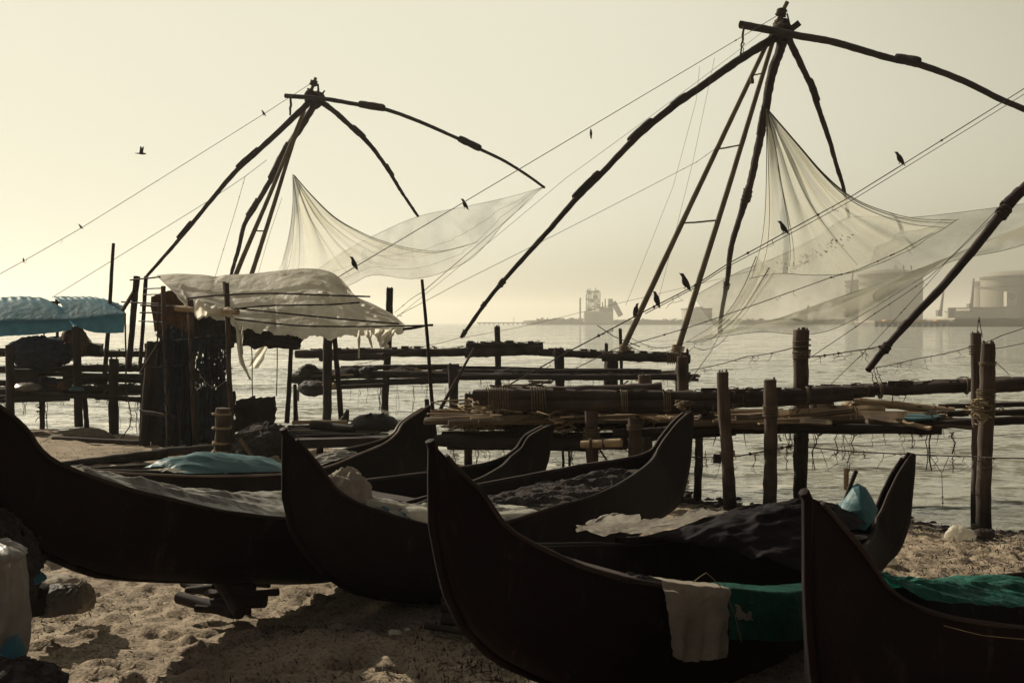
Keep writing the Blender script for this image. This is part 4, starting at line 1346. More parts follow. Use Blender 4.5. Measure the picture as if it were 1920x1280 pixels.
# ---- near jetty
nj = thing('jetty', P(1360, 955, 14.4), 'front jetty of rough logs, its heavy rail running to the right edge', 'jetty', 'rickety log jetties')
posts(nj, [(1355, 698, 1370, 955, 22, 26, 14.0), (1444, 712, 1443, 955, 24, 27, 14.0), (1503, 619, 1499, 955, 30, 24, 15.6), (1853, 644, 1845, 1000, 27, 29, 12.9), (1829, 624, 1831, 990, 19, 20, 13.6),
           (1107, 735, 1113, 905, 25, 24, 14.9), (1190, 784, 1190, 880, 26, 27, 14.7), (879, 738, 878, 885, 15, 16, 17.2), (1312, 790, 1308, 930, 15, 15, 15.4), (1208, 703, 1212, 860, 24, 24, 17.5), (1279, 668, 1282, 850, 20, 20, 18.0)], seed=3)
beams(nj, 'rail', [(889, 740, 15.2, 1345, 744, 14.5, 22), (930, 757, 15.1, 1350, 760, 14.45, 21), (950, 737, 15.5, 1240, 725, 15.0, 18), (1300, 747, 14.7, 1640, 733, 14.3, 24), (1560, 735, 14.5, 1835, 722, 13.9, 23), (1400, 752, 14.55, 1600, 744, 14.3, 16), (1600, 728, 14.7, 1895, 711, 14.0, 13), (1840, 724, 13.6, 2040, 712, 13.2, 26), (1000, 768, 15.3, 1330, 770, 14.7, 15), (900, 752, 15.6, 1120, 748, 15.3, 16), (1330, 762, 15.0, 1560, 752, 14.8, 10)], seed=7, rough=.2)
beams(nj, 'beam', [(818, 826, 16.0, 1175, 832, 14.9, 22), (1150, 812, 14.9, 1470, 799, 14.6, 17), (1440, 799, 14.6, 1765, 806, 14.3, 17), (1700, 800, 14.4, 2000, 782, 13.9, 16), (1760, 762, 15.2, 2000, 754, 14.6, 10), (1740, 776, 14.8, 2000, 770, 14.4, 12), (1300, 808, 15.6, 1700, 806, 15.0, 12), (870, 800, 17.2, 1350, 790, 17.2, 14), (856, 777, 17.1, 925, 772, 16.9, 7), (830, 814, 16.2, 1200, 816, 15.4, 12), (1180, 800, 15.6, 1480, 790, 15.2, 14), (1450, 787, 15.4, 1780, 792, 14.8, 12), (840, 838, 16.4, 1100, 842, 15.6, 9), (1220, 822, 15.2, 1380, 812, 14.9, 9)], m='darkwood', seed=17)
deckof(nj, 826, 1350, 15.2, 17.3, .80, 90, 5, ragged=.5)
deckof(nj, 1300, 1800, 14.5, 16.2, .83, 80, 6)
o_ = deckof(nj, 1300, 1800, 14.5, 15.8, .87, 34, 8, m='tan', w=(.03, .09)); o_.name = 'deck_scrap_boards'
o_ = deckof(nj, 830, 1300, 15.3, 16.8, .85, 24, 9, m='tan', w=(.02, .07)); o_.name = 'deck_scrap_boards'
lash_at(nj, 1364, 850, 14.0, (0, 0, 1), 13.5, 10, 3, 'rope', 1)
for px, py, D, R, w, t_ in ((1444, 770, 14.0, 13.5, 22, 8), (1503, 665, 15.6, 16, 16, 5), (1503, 650, 15.6, 16.5, 30, 3), (1852, 682, 12.9, 14.5, 8, 3), (1849, 745, 12.9, 16, 34, 9), (1848, 772, 12.9, 16.5, 26, 6), (1190, 800, 14.7, 14.5, 12, 4), (1829, 655, 13.6, 11, 20, 4), (1109, 815, 14.9, 15, 24, 6)):
    lash_at(nj, px, py, D, (0, 0, 1), R, w, t_, 'rope', px * .01)
for px, py, D, R, w, t_ in ((935, 748, 15.0, 21, 40, 9), (1010, 747, 14.95, 20, 30, 6), (1170, 752, 14.7, 20, 14, 4), (1250, 752, 14.6, 19, 16, 4), (1514, 740, 14.4, 14, 6, 3), (1650, 732, 14.2, 14, 6, 3), (1812, 724, 13.9, 14, 5, 3)):
    lash_at(nj, px, py, D, (1, 0, 0), R, w, t_, 'rope', px * .013)
fringe(nj, 1450, 1790, 812, 14.3, 26, 3, .30); fringe(nj, 820, 1160, 838, 15.2, 14, 4, .25); fringe(nj, 1250, 1900, 758, 14.2, 26, 9, .12)
lg = MB(); log(lg, P(1090, 833, 14.2), P(1165, 829, 14.0), M(14, 14) / 2, M(17, 14) / 2, .12, .004, 4, 12, 14)
sp_ = link('stub_log', lg, MT['tan'], nj)
for x in (1107, 1131):
    mb = MB(); lashing(mb, P(x, 832, 14.1), (1, 0, 0), M(9, 14), M(4, 14), 3, M(1.5, 14), x, .1); link('binding', mb, MT['drope'], sp_)
# ---- middle jetty
mj = thing('jetty', P(930, 770, 29), 'middle jetty behind, with a double top log and the near frame standing on it', 'jetty', 'rickety log jetties')
posts(mj, [(849, 683, 853, 786, 20, 15, 27.6), (1048, 653, 1050, 735, 19, 16, 29), (1147, 662, 1146, 735, 24, 24, 29.5), (932, 612, 934, 722, 11, 13, 31), (1279, 664, 1278, 730, 24, 24, 28.6), (1163, 616, 1164, 690, 6, 7, 30), (1137, 644, 1137, 690, 7, 8, 29.6), (731, 540, 722, 770, 13, 15, 31), (1289, 655, 1289, 700, 5, 6, 28.4)], m='darkwood', seed=33)
beams(mj, 'rail', [(555, 664, 30.5, 900, 659, 29.8, 16), (600, 670, 30.4, 720, 668, 30, 14), (872, 660, 29.6, 1018, 656, 29.4, 20), (874, 647, 29.5, 1018, 647, 29.4, 9), (1010, 661, 29.3, 1150, 666, 29.0, 14), (1130, 668, 29, 1294, 672, 28.4, 17)], m='log', seed=43, rough=.2)
beams(mj, 'beam', [(560, 722, 28.2, 860, 711, 27.8, 12), (700, 700, 28.0, 1010, 706, 27.7, 11), (850, 708, 27.7, 1304, 706, 27.2, 11), (760, 690, 29.5, 1200, 694, 29, 7), (990, 700, 28.5, 1310, 712, 27.6, 6), (560, 706, 29, 900, 700, 28.6, 14), (640, 690, 29.5, 860, 686, 29, 9), (830, 696, 28.6, 1240, 697, 28.2, 9), (560, 730, 27.9, 720, 722, 27.7, 8)], m='darkwood', seed=53)
deckof(mj, 560, 1300, 27.9, 31, .80, 120, 15, w=(.08, .2))
fringe(mj, 570, 900, 722, 28, 22, 13, .5); fringe(mj, 900, 1290, 712, 27.5, 26, 14, .35)
lash_at(mj, 1262, 671, 28.4, (1, 0, 0), 10, 24, 6, 'rope', 3); lash_at(mj, 1048, 664, 29, (0, 0, 1), 11, 10, 3, 'drope', 4)
# ---- left jetty
lj = thing('jetty', P(145, 800, 24.3), 'left jetty of dark logs under the blue shelter', 'jetty', 'rickety log jetties')
posts(lj, [(17, 647, 20, 790, 15, 17, 23.6), (213, 673, 214, 818, 18, 19, 24), (78, 690, 78, 742, 10, 10, 25), (159, 745, 163, 800, 9, 10, 24.6)], m='darkwood', seed=63)
beams(lj, 'rail', [(-60, 664, 25.5, 150, 662, 25.2, 13), (120, 662, 25.2, 300, 664, 25, 13), (-40, 693, 24.8, 270, 690, 24.6, 14), (60, 700, 24.7, 290, 706, 24.4, 9)], m='log', seed=73, rough=.2)
beams(lj, 'beam', [(-60, 738, 24, 110, 735, 24, 16), (90, 733, 24, 290, 728, 24, 15), (-60, 745, 23.8, 200, 742, 23.8, 9), (180, 744, 24, 300, 752, 23.8, 10), (-60, 718, 24.8, 200, 715, 24.6, 12), (120, 708, 25, 300, 716, 24.6, 10), (-40, 752, 23.7, 130, 748, 23.7, 8)], m='darkwood', seed=83)
deckof(lj, -60, 290, 24, 26.5, .66, 50, 25)
fringe(lj, -20, 280, 748, 23.9, 26, 23, .45)

# scraps, twine and twigs caught along rails and deck edges: one fuzzy part per jetty
def fuzz(root, spans, n, seed, m='drope'):
    mb = MB(); rnd = random.Random(seed)
    for k in range(n):
        x0, y0, D0_, x1, y1, D1_ = rnd.choice(spans)
        t = rnd.random(); D = D0_ + (D1_ - D0_) * t
        p = P(x0 + (x1 - x0) * t, y0 + (y1 - y0) * t + rnd.uniform(-1.5, 1.5), D + rnd.uniform(-.1, .25))
        typ = rnd.random(); r = rnd.uniform(.003, .008)
        if typ < .45:      # twig or splinter
            d = Vector((rnd.uniform(-.22, .22), rnd.uniform(-.1, .1), rnd.uniform(-.03, .07)))
            tube(mb, [p - d * .5, p + d * .1 + Vector((0, 0, rnd.uniform(-.01, .02))), p + d * .5], [r * 1.4, r * 1.6, r * .7], 5, .2, k)
        elif typ < .7:     # dangling end
            l = rnd.uniform(.04, .22)
            tube(mb, [p, p + Vector((rnd.uniform(-.02, .02), -.03, -l * .5)), p + Vector((rnd.uniform(-.04, .04), -.03, -l))], [r, r, r * .5], 4)
        elif typ < .85:    # curl of twine
            R = rnd.uniform(.025, .07); a0 = rnd.uniform(0, 6)
            tube(mb, [p + Vector((math.cos(a0 + i * .5) * R, math.sin(a0 + i * .5) * R * .5, abs(math.sin(a0 * 2 + i * .4)) * R * .7)) for i in range(12)], r * .8, 4)
        else:              # rag or bark flake
            w = rnd.uniform(.03, .10)
            g = [[p + Vector((w * (i - 1.5) * .6, rnd.uniform(-.02, .02), w * .35 * (1 - j) + .03 * N3((i, j, k)))) for i in range(4)] for j in range(3)]
            grid(mb, g)
    return link('caught_scraps', mb, MT[m], root, kind='stuff')
fuzz(nj, [(900, 730, 15.2, 1340, 736, 14.5), (1300, 735, 14.6, 1640, 724, 14.3), (1560, 726, 14.5, 1835, 713, 13.9), (830, 792, 16.4, 1200, 800, 15.6), (1200, 790, 15.2, 1780, 786, 14.6), (1150, 808, 14.8, 1760, 800, 14.4)], 420, 61)
fuzz(nj, [(840, 800, 16.4, 1180, 806, 15.6), (1220, 786, 15.0, 1780, 778, 14.6)], 160, 62, 'tan')
fuzz(mj, [(560, 655, 30.3, 900, 650, 29.6), (880, 642, 29.4, 1018, 642, 29.3), (1020, 655, 29.2, 1290, 664, 28.4), (560, 706, 28.2, 860, 700, 27.8), (850, 702, 27.7, 1304, 700, 27.2)], 420, 63)
fuzz(mj, [(640, 698, 28.4, 860, 694, 28), (560, 704, 28.4, 640, 702, 28.2)], 90, 64, 'tan')
fuzz(lj, [(-40, 656, 25.3, 290, 656, 25), (-40, 726, 24, 290, 720, 24), (-40, 688, 24.8, 280, 684, 24.6)], 260, 65)
lash_at(mj, 1172, 655, 29.0, (.3, 0, 1), 11, 14, 5, 'lrope', 8); lash_at(mj, 1271, 655, 28.9, (.3, 0, 1), 11, 16, 6, 'lrope', 9)
cord('rope', [P(1178, 630, 28.9), P(1230, 652, 28.5), P(1290, 640, 28.7), P(1345, 628, 30)], 1.6, 29, MT['drope'], label='slack rope sagging between the feet of the two leg poles', sag=.05, seed=3.3, hairs=14, hairlen=.2)
cord('rope', [P(1172, 640, 28.9), P(1205, 658, 28.4), P(1262, 655, 28.6)], 1.6, 29, MT['drope'], label='lowest slack rope looped at the left leg pole foot', sag=.08, seed=3.4, hairs=14, hairlen=.2)
cord('rope', [P(1120, 610, 29.5), P(1150, 630, 29), P(1200, 650, 28.6)], 2.4, 29, MT['drope'], label='short thick rope crossing behind the left leg pole foot', sag=.0, seed=3.5)
# ================================================================== HUT WITH PLASTIC ROOF
MT['plastic'] = sheetmat('white_plastic', (.80, .78, .70), .6, .55, .15, .2, 2.2, .9, 5, dist=.05, stain=(.52, .48, .40))
MT['bluetarp'] = sheetmat('blue_tarp', (.085, .25, .34), .6, .5, .3, .2, 4, .5, 8, dist=.03)
MT['bluebag'] = sheetmat('blue_cloth', (.10, .22, .25), .45, .5, .3, .15, 4, .5, 9, dist=.03)
MT['greentarp'] = sheetmat('green_net_tarp', (.006, .085, .062), .25, .7, .2, .4, 5, .8, 30, dist=.02)
MT['blacktarp'] = sheetmat('black_tarp', (.011, .008, .0105), .04, .8, .08, .3, 4, .6, 9, dist=.03)
MT['greyplastic'] = sheetmat('grey_plastic', (.30, .28, .24), .35, .3, .5, .35, 5, .6, 12, dist=.03, stain=(.14, .12, .11))
MT['sack'] = sheetmat('woven_sack', (.42, .39, .34), .2, .75, .15, .18, 6, .5, 60, dist=.01, stain=(.32, .28, .23))
MT['whitebag'] = sheetmat('white_bag', (.27, .255, .235), .3, .45, .35, .15, 5, .5, 14, dist=.02, stain=(.17, .15, .135))
MT['greybag'] = sheetmat('grey_bag', (.13, .12, .115), .25, .7, .2, .3, 6, .8, 16, dist=.03)
MT['cloth'] = sheetmat('pale_cloth', (.36, .32, .265), .25, .85, .1, .2, 6, .5, 40, dist=.01, stain=(.25, .21, .17))
MT['mat'] = mat('brown_mat', (.11, .06, .038), .9, .1, .4, 8, .6, 60)
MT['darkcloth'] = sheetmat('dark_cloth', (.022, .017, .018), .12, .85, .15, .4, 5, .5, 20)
MT['bluedark'] = mat('dark_blue_bundle', (.022, .032, .055), .9, .15, .4, 8, .8, 30, .02)
MT['curtain'] = curtainmat('hanging_net_mesh', (.05, .045, .05), .42, .045)
MT['curtain2'] = curtainmat('hanging_net_thick', (.032, .032, .042), .75, .04)
MT['netpile'] = mat('piled_net', (.055, .047, .047), .95, .08, .6, 14, 1.0, 60, .03)
MT['rubber'] = mat('dark_rubber', (.03, .024, .024), .7, .3, .3, 8, .5, 30)

hut = thing('fishing_hut', P(350, 836, 20.5), 'ramshackle open hut with a sagging white plastic roof and net walls', 'hut')
def hpost(x0, y0, x1, y1, w0, w1, D, m='post', seed=0.0, name='post', bend=.008):
    mb = MB(); log(mb, P(x1, y1, D), P(x0, y0, D), M(w1, D) / 2, M(w0, D) / 2, .14, bend, seed, 10, 22); link(name, mb, MT[m], hut)
for k, q in enumerate(((257, 518, 241, 690, 12, 11, 22.5, 'darkwood'), (274, 518, 262, 690, 8, 7, 21.5, 'darkwood'), (306, 536, 317, 836, 9, 9, 20.3, 'post'), (357, 562, 366, 836, 12, 10, 20.2, 'post'),
                       (424, 530, 434, 800, 10, 9, 19.8, 'post'), (420, 528, 424, 566, 6, 6, 19.9, 'darkwood'), (546, 650, 538, 793, 8, 10, 20.2, 'darkwood'), (553, 720, 555, 795, 6, 10, 20.4, 'darkwood'),
                       (615, 628, 613, 792, 17, 17, 25.5, 'darkwood'), (627, 628, 641, 800, 9, 11, 20.6, 'darkwood'), (282, 640, 268, 838, 14, 16, 21, 'darkwood'))):
    hpost(*q[:7], m=q[7], seed=k * 1.9 + 200)
mb = MB(); log(mb, P(640, 802, 20.5), P(652, 768, 20.5), M(26, 20) / 2, M(6, 20) / 2, .3, .03, 5, 9, 10); link('stump', mb, MT['darkwood'], hut)
for a, b, w in (((228, 566), (300, 570), 3), ((270, 541), (306, 540), 2.4), ((268, 552), (307, 552), 2.4), ((264, 572), (360, 576), 4), ((262, 586), (356, 589), 3), ((260, 602), (305, 604), 2.4), ((244, 525), (300, 519), 3), ((230, 580), (252, 545), 8)):
    mb = MB(); log(mb, P(*a, 21.3), P(*b, 20.6), M(w, 21) / 2, None, .15, .01, w * a[0], 7, 10); link('rung', mb, MT['darkwood'], hut)
mb = MB(); log(mb, P(330, 578, 20.3), P(446, 585, 19.6), M(11, 20) / 2, M(11, 20) / 2, .08, .004, 4, 12, 20); bl = link('crossbar', mb, MT['tan'], hut)
# roof sheet: ridge at the back, eave to the front, puffed and wrinkled
ridge = PT([(292, 516), (330, 513), (380, 515), (404, 518), (425, 515), (470, 513), (525, 507), (574, 503), (612, 507), (636, 520), (655, 540), (668, 556), (700, 570), (735, 589), (757, 607)], 22.6, 21.2)
eave = PT([(334, 556), (350, 574), (368, 588), (392, 586), (415, 594), (440, 606), (470, 612), (525, 621), (560, 625), (600, 626), (650, 622), (690, 618), (728, 616), (750, 614), (759, 609)], 20.2, 19.8)
lft, rgt = [ridge[0], ridge[0].lerp(eave[0], .5), eave[0]], [ridge[-1], ridge[-1].lerp(eave[-1], .5), eave[-1]]
NU, NV = 220, 90
rnd = random.Random(404)
CRS = [(rnd.random(), rnd.random(), rnd.uniform(-.9, .9) + (1.2 if rnd.random() < .3 else 0), rnd.uniform(.05, .30), rnd.uniform(.006, .016), rnd.choice((-1, 1)) * rnd.uniform(.008, .034)) for _ in range(95)]
def creases(u, v):
    h = 0
    for cu, cv, an, ln, wd, am in CRS:
        du, dv = (u - cu) * 2.4, v - cv
        a = du * math.cos(an) + dv * math.sin(an); d = -du * math.sin(an) + dv * math.cos(an)
        h += am * math.exp(-abs(d) / (wd * 2.2)) * math.exp(-(a / ln) ** 2)
    return h
g = coons(ridge, eave, lft, rgt, NU, NV)
for j, row in enumerate(g):
    v = j / (NV - 1)
    for i, p in enumerate(row):
        u = i / (NU - 1)
        e = math.sin(math.pi * v) ** .6 * min(1, u * 12, (1 - u) * 12 + .1)
        p.z += e * (.02 + .10 * math.exp(-((u - .62) / .15) ** 2)) * math.sin(math.pi * v ** .7)
        q = Vector((p.x * .9 + p.z * 1.2, p.y * 1.5, p.z))
        dq = Vector((p.x * .7 + p.z * 2.6, p.z * 1.4 - p.x * .5, p.y))
        p.z += e * (.018 * crumple(q, .9, 3) + .012 * crumple(dq, 1.3, 6)) + creases(u, v) * min(1, e * 2)
        p.y -= .8 * creases(u, v) * e
        p.y -= e * .03 * crumple(dq, 1.4, 12)
        for vv in (.45, .62, .8):     # pressed in under the poles
            p.z -= .05 * math.exp(-((v - vv - .05 * math.sin(u * 7)) / .03) ** 2) * e
        if v > .93:
            p.z -= .06 * (v - .93) / .07 * (1 + 2 * N3(p, 4, 2) + .7 * N3(p, 7, 5) + .5 * N3(p, 21, 6))
mb = MB(); grid(mb, g); rf = link('roof_sheet', mb, MT['plastic'], hut)
def strip(pts, w0, w1, D, m, seed, par, name, wob=.3):
    rows = []
    c = resample(catmull(path(pts, D, D), 8), 26)
    for i, p in enumerate(c):
        t = i / 25; w = M(w0 + (w1 - w0) * t, D) * (1 + wob * N3((t * 5, seed, 1)))
        rows.append([p + Vector(((q - .5) * w, .05 * math.sin(q * 9 + t * 7 + seed), .02 * N3((q * 3, t * 4, seed)))) for q in [k / 7 for k in range(8)]])
    mb = MB(); grid(mb, rows); return link(name, mb, m, par)
strip([(440, 604), (446, 620), (449, 650), (454, 680), (470, 712)], 9, 5, 19.6, MT['plastic'], 1, rf, 'torn_strip')
strip([(455, 610), (452, 640), (455, 664)], 5, 3, 19.6, MT['plastic'], 2, rf, 'torn_strip')
strip([(673, 619), (673, 645), (673, 671)], 5, 4, 19.8, MT['plastic'], 3, rf, 'torn_strip', .15)
strip([(688, 619), (693, 635), (698, 652)], 14, 2, 19.8, MT['plastic'], 4, rf, 'torn_strip')
strip([(718, 617), (715, 632), (722, 652)], 30, 12, 19.8, MT['plastic'], 5, rf, 'torn_strip')
strip([(735, 618), (728, 634), (716, 650)], 18, 6, 19.7, MT['plastic'], 6, rf, 'torn_strip')
strip([(500, 628), (490, 656), (476, 690)], 14, 26, 24, MT['plastic'], 16, rf, 'torn_strip')
# plastic wound round the crossbar end
rows = []
cx0, cx1 = P(368, 580, 20.0), P(440, 586, 19.7)
for i in range(60):
    t = i / 59; c = cx0.lerp(cx1, t)
    rr = M(9 + 5 * math.sin(t * 15) * .3 + 3 * N3((t * 8, 2, 3)) + (7 if t < .3 else 0) * (1 - t), 20)
    rows.append([c + Vector((.01 * N3((k, t * 20, 1)), math.cos(k / 16 * 6.2832) * rr * (1 + .25 * N3((t * 9, math.cos(k / 16 * 6.2832), math.sin(k / 16 * 6.2832)))), math.sin(k / 16 * 6.2832) * rr * (1 + .25 * N3((t * 9, math.cos(k / 16 * 6.2832), 4 + math.sin(k / 16 * 6.2832))))) ) for k in range(17)])
mb = MB(); grid(mb, rows); link('wrapping', mb, MT['plastic'], bl)
for pts in ([(352, 560), (381, 556), (440, 552), (512, 550), (600, 553), (694, 556)], [(440, 579), (500, 573), (560, 572), (615, 571), (674, 567)], [(443, 578), (540, 588), (640, 598), (748, 607)], [(440, 598), (510, 606), (575, 611), (680, 612), (755, 611), (812, 610)]):
    w3 = path(pts, 19.75, 19.5)
    pts3 = resample(catmull(w3, 8), 50)
    for p in pts3:
        p.y = min(p.y, 19.9)
    mb = MB(); tube(mb, pts3, [M(3.2, 20) / 2] * 50, 7, .2, pts[0][0], lump=9); link('roof_pole', mb, MT['arm'], hut)
mb = MB(); log(mb, P(756, 617, 19.6), P(812, 609, 19.5), M(6, 20) / 2, M(4, 20) / 2, .2, .02, 3, 7, 12); link('roof_pole', mb, MT['arm'], hut)
rnd = random.Random(31)
for k in range(6):
    x = rnd.uniform(600, 752); y = rnd.uniform(540, 612) if x < 690 else rnd.uniform(590, 612)
    c = P(x, y, 19.75)
    mb = MB(); rr = rnd.uniform(.02, .06)
    rows = [[c + Vector((math.cos(a) * rr * q * (1 + .5 * N3((q * 3, a, k))), -.03 - .03 * crumple((a, q * 2, k), 1, 1), math.sin(a) * rr * q * .6 * (1 + .5 * N3((q * 3, a, k + 9))))) for a in [i / 12 * 6.2832 for i in range(13)]] for q in (.05, .4, .75, 1)]
    grid(mb, rows); link('plastic_tuft', mb, MT['plastic'], rf)
# rolled brown mat and dark cloth under the roof
rows = []
for i in range(26):
    t = i / 25
    ed = P(280 + 14 * abs(t - .3) ** 1.2, 556 + t * 66, 21.2)
    rows.append([ed + Vector((q * .58 * (1 - .15 * t), .25 * math.sin(q * 2.2) + .1 * math.sin(t * 3), .12 * math.sin(q * 2.6) - .1 * q * t + .02 * N3((q * 5, t * 5, 1)))) for q in [k / 17 for k in range(18)]])
mb = MB(); grid(mb, rows); link('wall_mat', mb, MT['mat'], hut)
def quadsheet(pts, D, m, name, par, amp=.05, seed=0, n=26, dd=(0, 0, 0, 0), pleat=0, **kw):
    a, b, c, d = [P(x, y, D + e) for (x, y), e in zip(pts, dd)]
    rows = []
    for j in range(n):
        v = j / (n - 1)
        rows.append([])
        for i in range(n):
            u = i / (n - 1)
            p = a.lerp(b, u).lerp(d.lerp(c, u), v)
            rag = .08 * N3((u * 6, v * 6, seed)) * (1 if min(u, v, 1 - u, 1 - v) < .05 else 0)
            p += Vector((rag, amp * crumple((u * 2.2, v * 2.2, seed), 1.5, seed) + amp * math.sin(u * 14 + seed) * v, rag))
            if pleat:
                p.y += pleat * (math.sin(u * 31 + 3 * N3((u * 3, v * 1.2, seed))) + .5 * math.sin(u * 67 + v * 3)) * (.4 + .6 * N3((u * 4, v, seed + 1)) ** 2 + .4 * v)
                p.x += pleat * .6 * N3((u * 5, v * 2.5, seed + 6))
            rows[-1].append(p)
    mb = MB(); grid(mb, rows)
    return link(name, mb, m, par, **kw)
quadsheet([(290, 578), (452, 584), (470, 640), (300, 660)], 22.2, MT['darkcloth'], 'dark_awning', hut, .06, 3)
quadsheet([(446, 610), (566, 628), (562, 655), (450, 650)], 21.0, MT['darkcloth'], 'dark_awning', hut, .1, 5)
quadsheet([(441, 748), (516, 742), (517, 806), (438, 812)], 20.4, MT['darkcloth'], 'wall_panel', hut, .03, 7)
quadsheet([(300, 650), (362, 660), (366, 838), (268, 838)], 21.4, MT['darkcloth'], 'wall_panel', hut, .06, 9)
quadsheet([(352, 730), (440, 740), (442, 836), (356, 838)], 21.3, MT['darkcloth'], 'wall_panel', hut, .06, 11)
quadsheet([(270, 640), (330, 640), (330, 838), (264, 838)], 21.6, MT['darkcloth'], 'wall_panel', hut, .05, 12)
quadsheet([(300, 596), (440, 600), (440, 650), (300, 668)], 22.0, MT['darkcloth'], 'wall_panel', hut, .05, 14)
rnd = random.Random(77)
for k in range(11):
    x = 262 + k * 6.2
    mb = MB(False); plank(mb, P(x + rnd.uniform(-3, 3), 838, 21 + rnd.uniform(-.1, .1)), P(x + 10 + rnd.uniform(-5, 5), 650 + rnd.uniform(0, 40), 21.2), M(7, 21), .03, up=(0, -1, .2), seed=k); link('wall_board', mb, MT['darkwood'], hut)
mb = MB(); log(mb, P(265, 772, 20.6), P(330, 782, 20.4), M(8, 20) / 2, M(7, 20) / 2, .15, .01, 8, 9, 12); link('side_bar', mb, MT['log'], hut)
mb = MB(False); plank(mb, P(530, 650, 22), P(560, 625, 21), M(12, 21), .05, seed=3); plank(mb, P(555, 648, 22), P(578, 622, 21), M(5, 21), .04, seed=4); link('eave_brace', mb, MT['darkwood'], hut)

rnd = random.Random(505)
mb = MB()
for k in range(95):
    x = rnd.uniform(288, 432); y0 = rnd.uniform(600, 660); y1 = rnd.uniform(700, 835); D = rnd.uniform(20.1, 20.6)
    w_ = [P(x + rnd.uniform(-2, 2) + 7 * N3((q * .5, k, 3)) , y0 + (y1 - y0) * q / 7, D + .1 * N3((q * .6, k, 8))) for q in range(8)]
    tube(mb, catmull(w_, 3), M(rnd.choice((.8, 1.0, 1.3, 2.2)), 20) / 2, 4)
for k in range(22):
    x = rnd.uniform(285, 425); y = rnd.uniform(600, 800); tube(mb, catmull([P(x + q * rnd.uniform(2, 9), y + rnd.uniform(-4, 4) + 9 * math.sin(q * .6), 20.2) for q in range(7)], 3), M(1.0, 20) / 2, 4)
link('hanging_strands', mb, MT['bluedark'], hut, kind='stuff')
for k, (a, b_, w) in enumerate((((300, 640), (440, 628), 4), ((284, 690), (352, 684), 3), ((300, 560), (292, 700), 3), ((344, 600), (338, 836), 4), ((398, 610), (402, 800), 3), ((440, 640), (560, 652), 5), ((470, 625), (474, 745), 2), ((520, 640), (518, 742), 2), ((360, 700), (436, 690), 3), ((262, 700), (300, 640), 4))):
    mb = MB(); log(mb, P(*a, 20.25), P(*b_, 20.25), M(w, 20) / 2, None, .2, .02, k + 71, 7, 12); link('stick', mb, MT['darkwood'], hut)
quadsheet([(302, 604), (366, 628), (372, 836), (300, 836)], 20.55, MT['curtain2'], 'hanging_net', None, .04, 21, 70, pleat=.09, label='thick dark blue fishing net hung inside the left of the hut', cat='fishing net')
quadsheet([(362, 630), (430, 634), (424, 800), (366, 830)], 20.3, MT['curtain'], 'hanging_net', None, .04, 23, 70, pleat=.05, label='ragged see-through fishing net hung between the middle hut posts', cat='fishing net')
cord('rope', [P(374, 700, 20), P(392, 722, 20), P(405, 727, 20), P(424, 712, 20)], 2, 20, MT['lrope'], label='short pale rope looped across the ragged hut net', sag=.05, seed=4.1)
cord('rope', [P(376, 832, 20), P(394, 846, 19.5), P(402, 838, 18)], 2, 20, MT['lrope'], label='pale rope end lying at the foot of the lashed stout post', sag=.1, seed=4.2)

st = thing('mooring_post', P(415, 876, 17.8), 'stout round post bound with pale rope rings in front of the hut', 'post')
mb = MB(); log(mb, P(415, 884, 17.8), P(418, 765, 17.8), M(31, 17.8) / 2, M(27, 17.8) / 2, .08, .004, 3, 14, 20); link('trunk', mb, MT['post'], st)
for y, t_ in ((776, 2), (802, 2), (830, 3), (846, 2)):
    mb = MB(); lashing(mb, P(416, y, 17.8), (0.05, 0, 1), M(16.5, 17.8), M(4, 17.8), t_, M(1.4, 17.8), y, .12); link('rope_ring', mb, MT['lrope'], st)
# single standing sticks
def stick(x0, y0, x1, y1, w0, w1, D, label, m='arm', seed=0.0, name='pole', cat='pole', D1=None):
    mb = MB(); log(mb, P(x1, y1, D1 or D), P(x0, y0, D), M(w1, D) / 2, M(w0, D) / 2, .1, .006, seed, 9, 24)
    return link(name, mb, MT[m], label=label, cat=cat)
stick(791, 524, 820, 860, 6, 8, 16.2, 'tall thin stick standing upright beside the farthest canoe prow', seed=301)
stick(213, 456, 197, 700, 6, 9, 24.4, 'slanting stick rising above the right end of the blue shelter', seed=302)
stick(889, 652, 820, 778, 4, 8, 20, 'short slanting prop pole right of the tall thin stick', 'post', seed=303)
stick(800, 748, 801, 790, 9, 9, 17.2, 'stubby stake just behind the farthest canoe prow tip', 'darkwood', seed=304, name='stake', cat='stake')

# ================================================================== BLUE SHELTER
bs = thing('blue_shelter', P(100, 800, 24.2), 'blue tarpaulin shelter on posts at the left edge', 'shelter')
def canopy(ridge_, mid_, low_, seed, D):
    r_, m_, l_ = PT(ridge_, D + 1.2, D + 1.2), PT(mid_, D, D), PT(low_, D - .05, D - .05)
    n = 60
    r_, m_, l_ = resample(r_, n), resample(m_, n), resample(l_, n)
    rows = []
    for j in range(26):
        v = j / 25
        row = []
        for i in range(n):
            if v < .62:
                w = v / .62; p = r_[i].lerp(m_[i], w); p.z += .10 * math.sin(math.pi * w)
            else:
                p = m_[i].lerp(l_[i], (v - .62) / .38); p.y += .03 * math.sin(i * .5 + seed) * (v - .62)
            p.z += .02 * crumple(p, 2.5, seed) - .035 * abs(math.sin(i * .55 + seed)) * math.exp(-((v - .1) / .1) ** 2)
            row.append(p)
        rows.append(row)
    mb = MB(); grid(mb, rows); return link('canopy', mb, MT['bluetarp'], bs)
canopy([(-60, 562), (0, 558), (50, 556), (86, 561), (112, 580)], [(-60, 606), (0, 604), (60, 603), (110, 601), (138, 599)], [(-60, 634), (0, 632), (60, 628), (100, 624), (136, 618)], 1, 24)
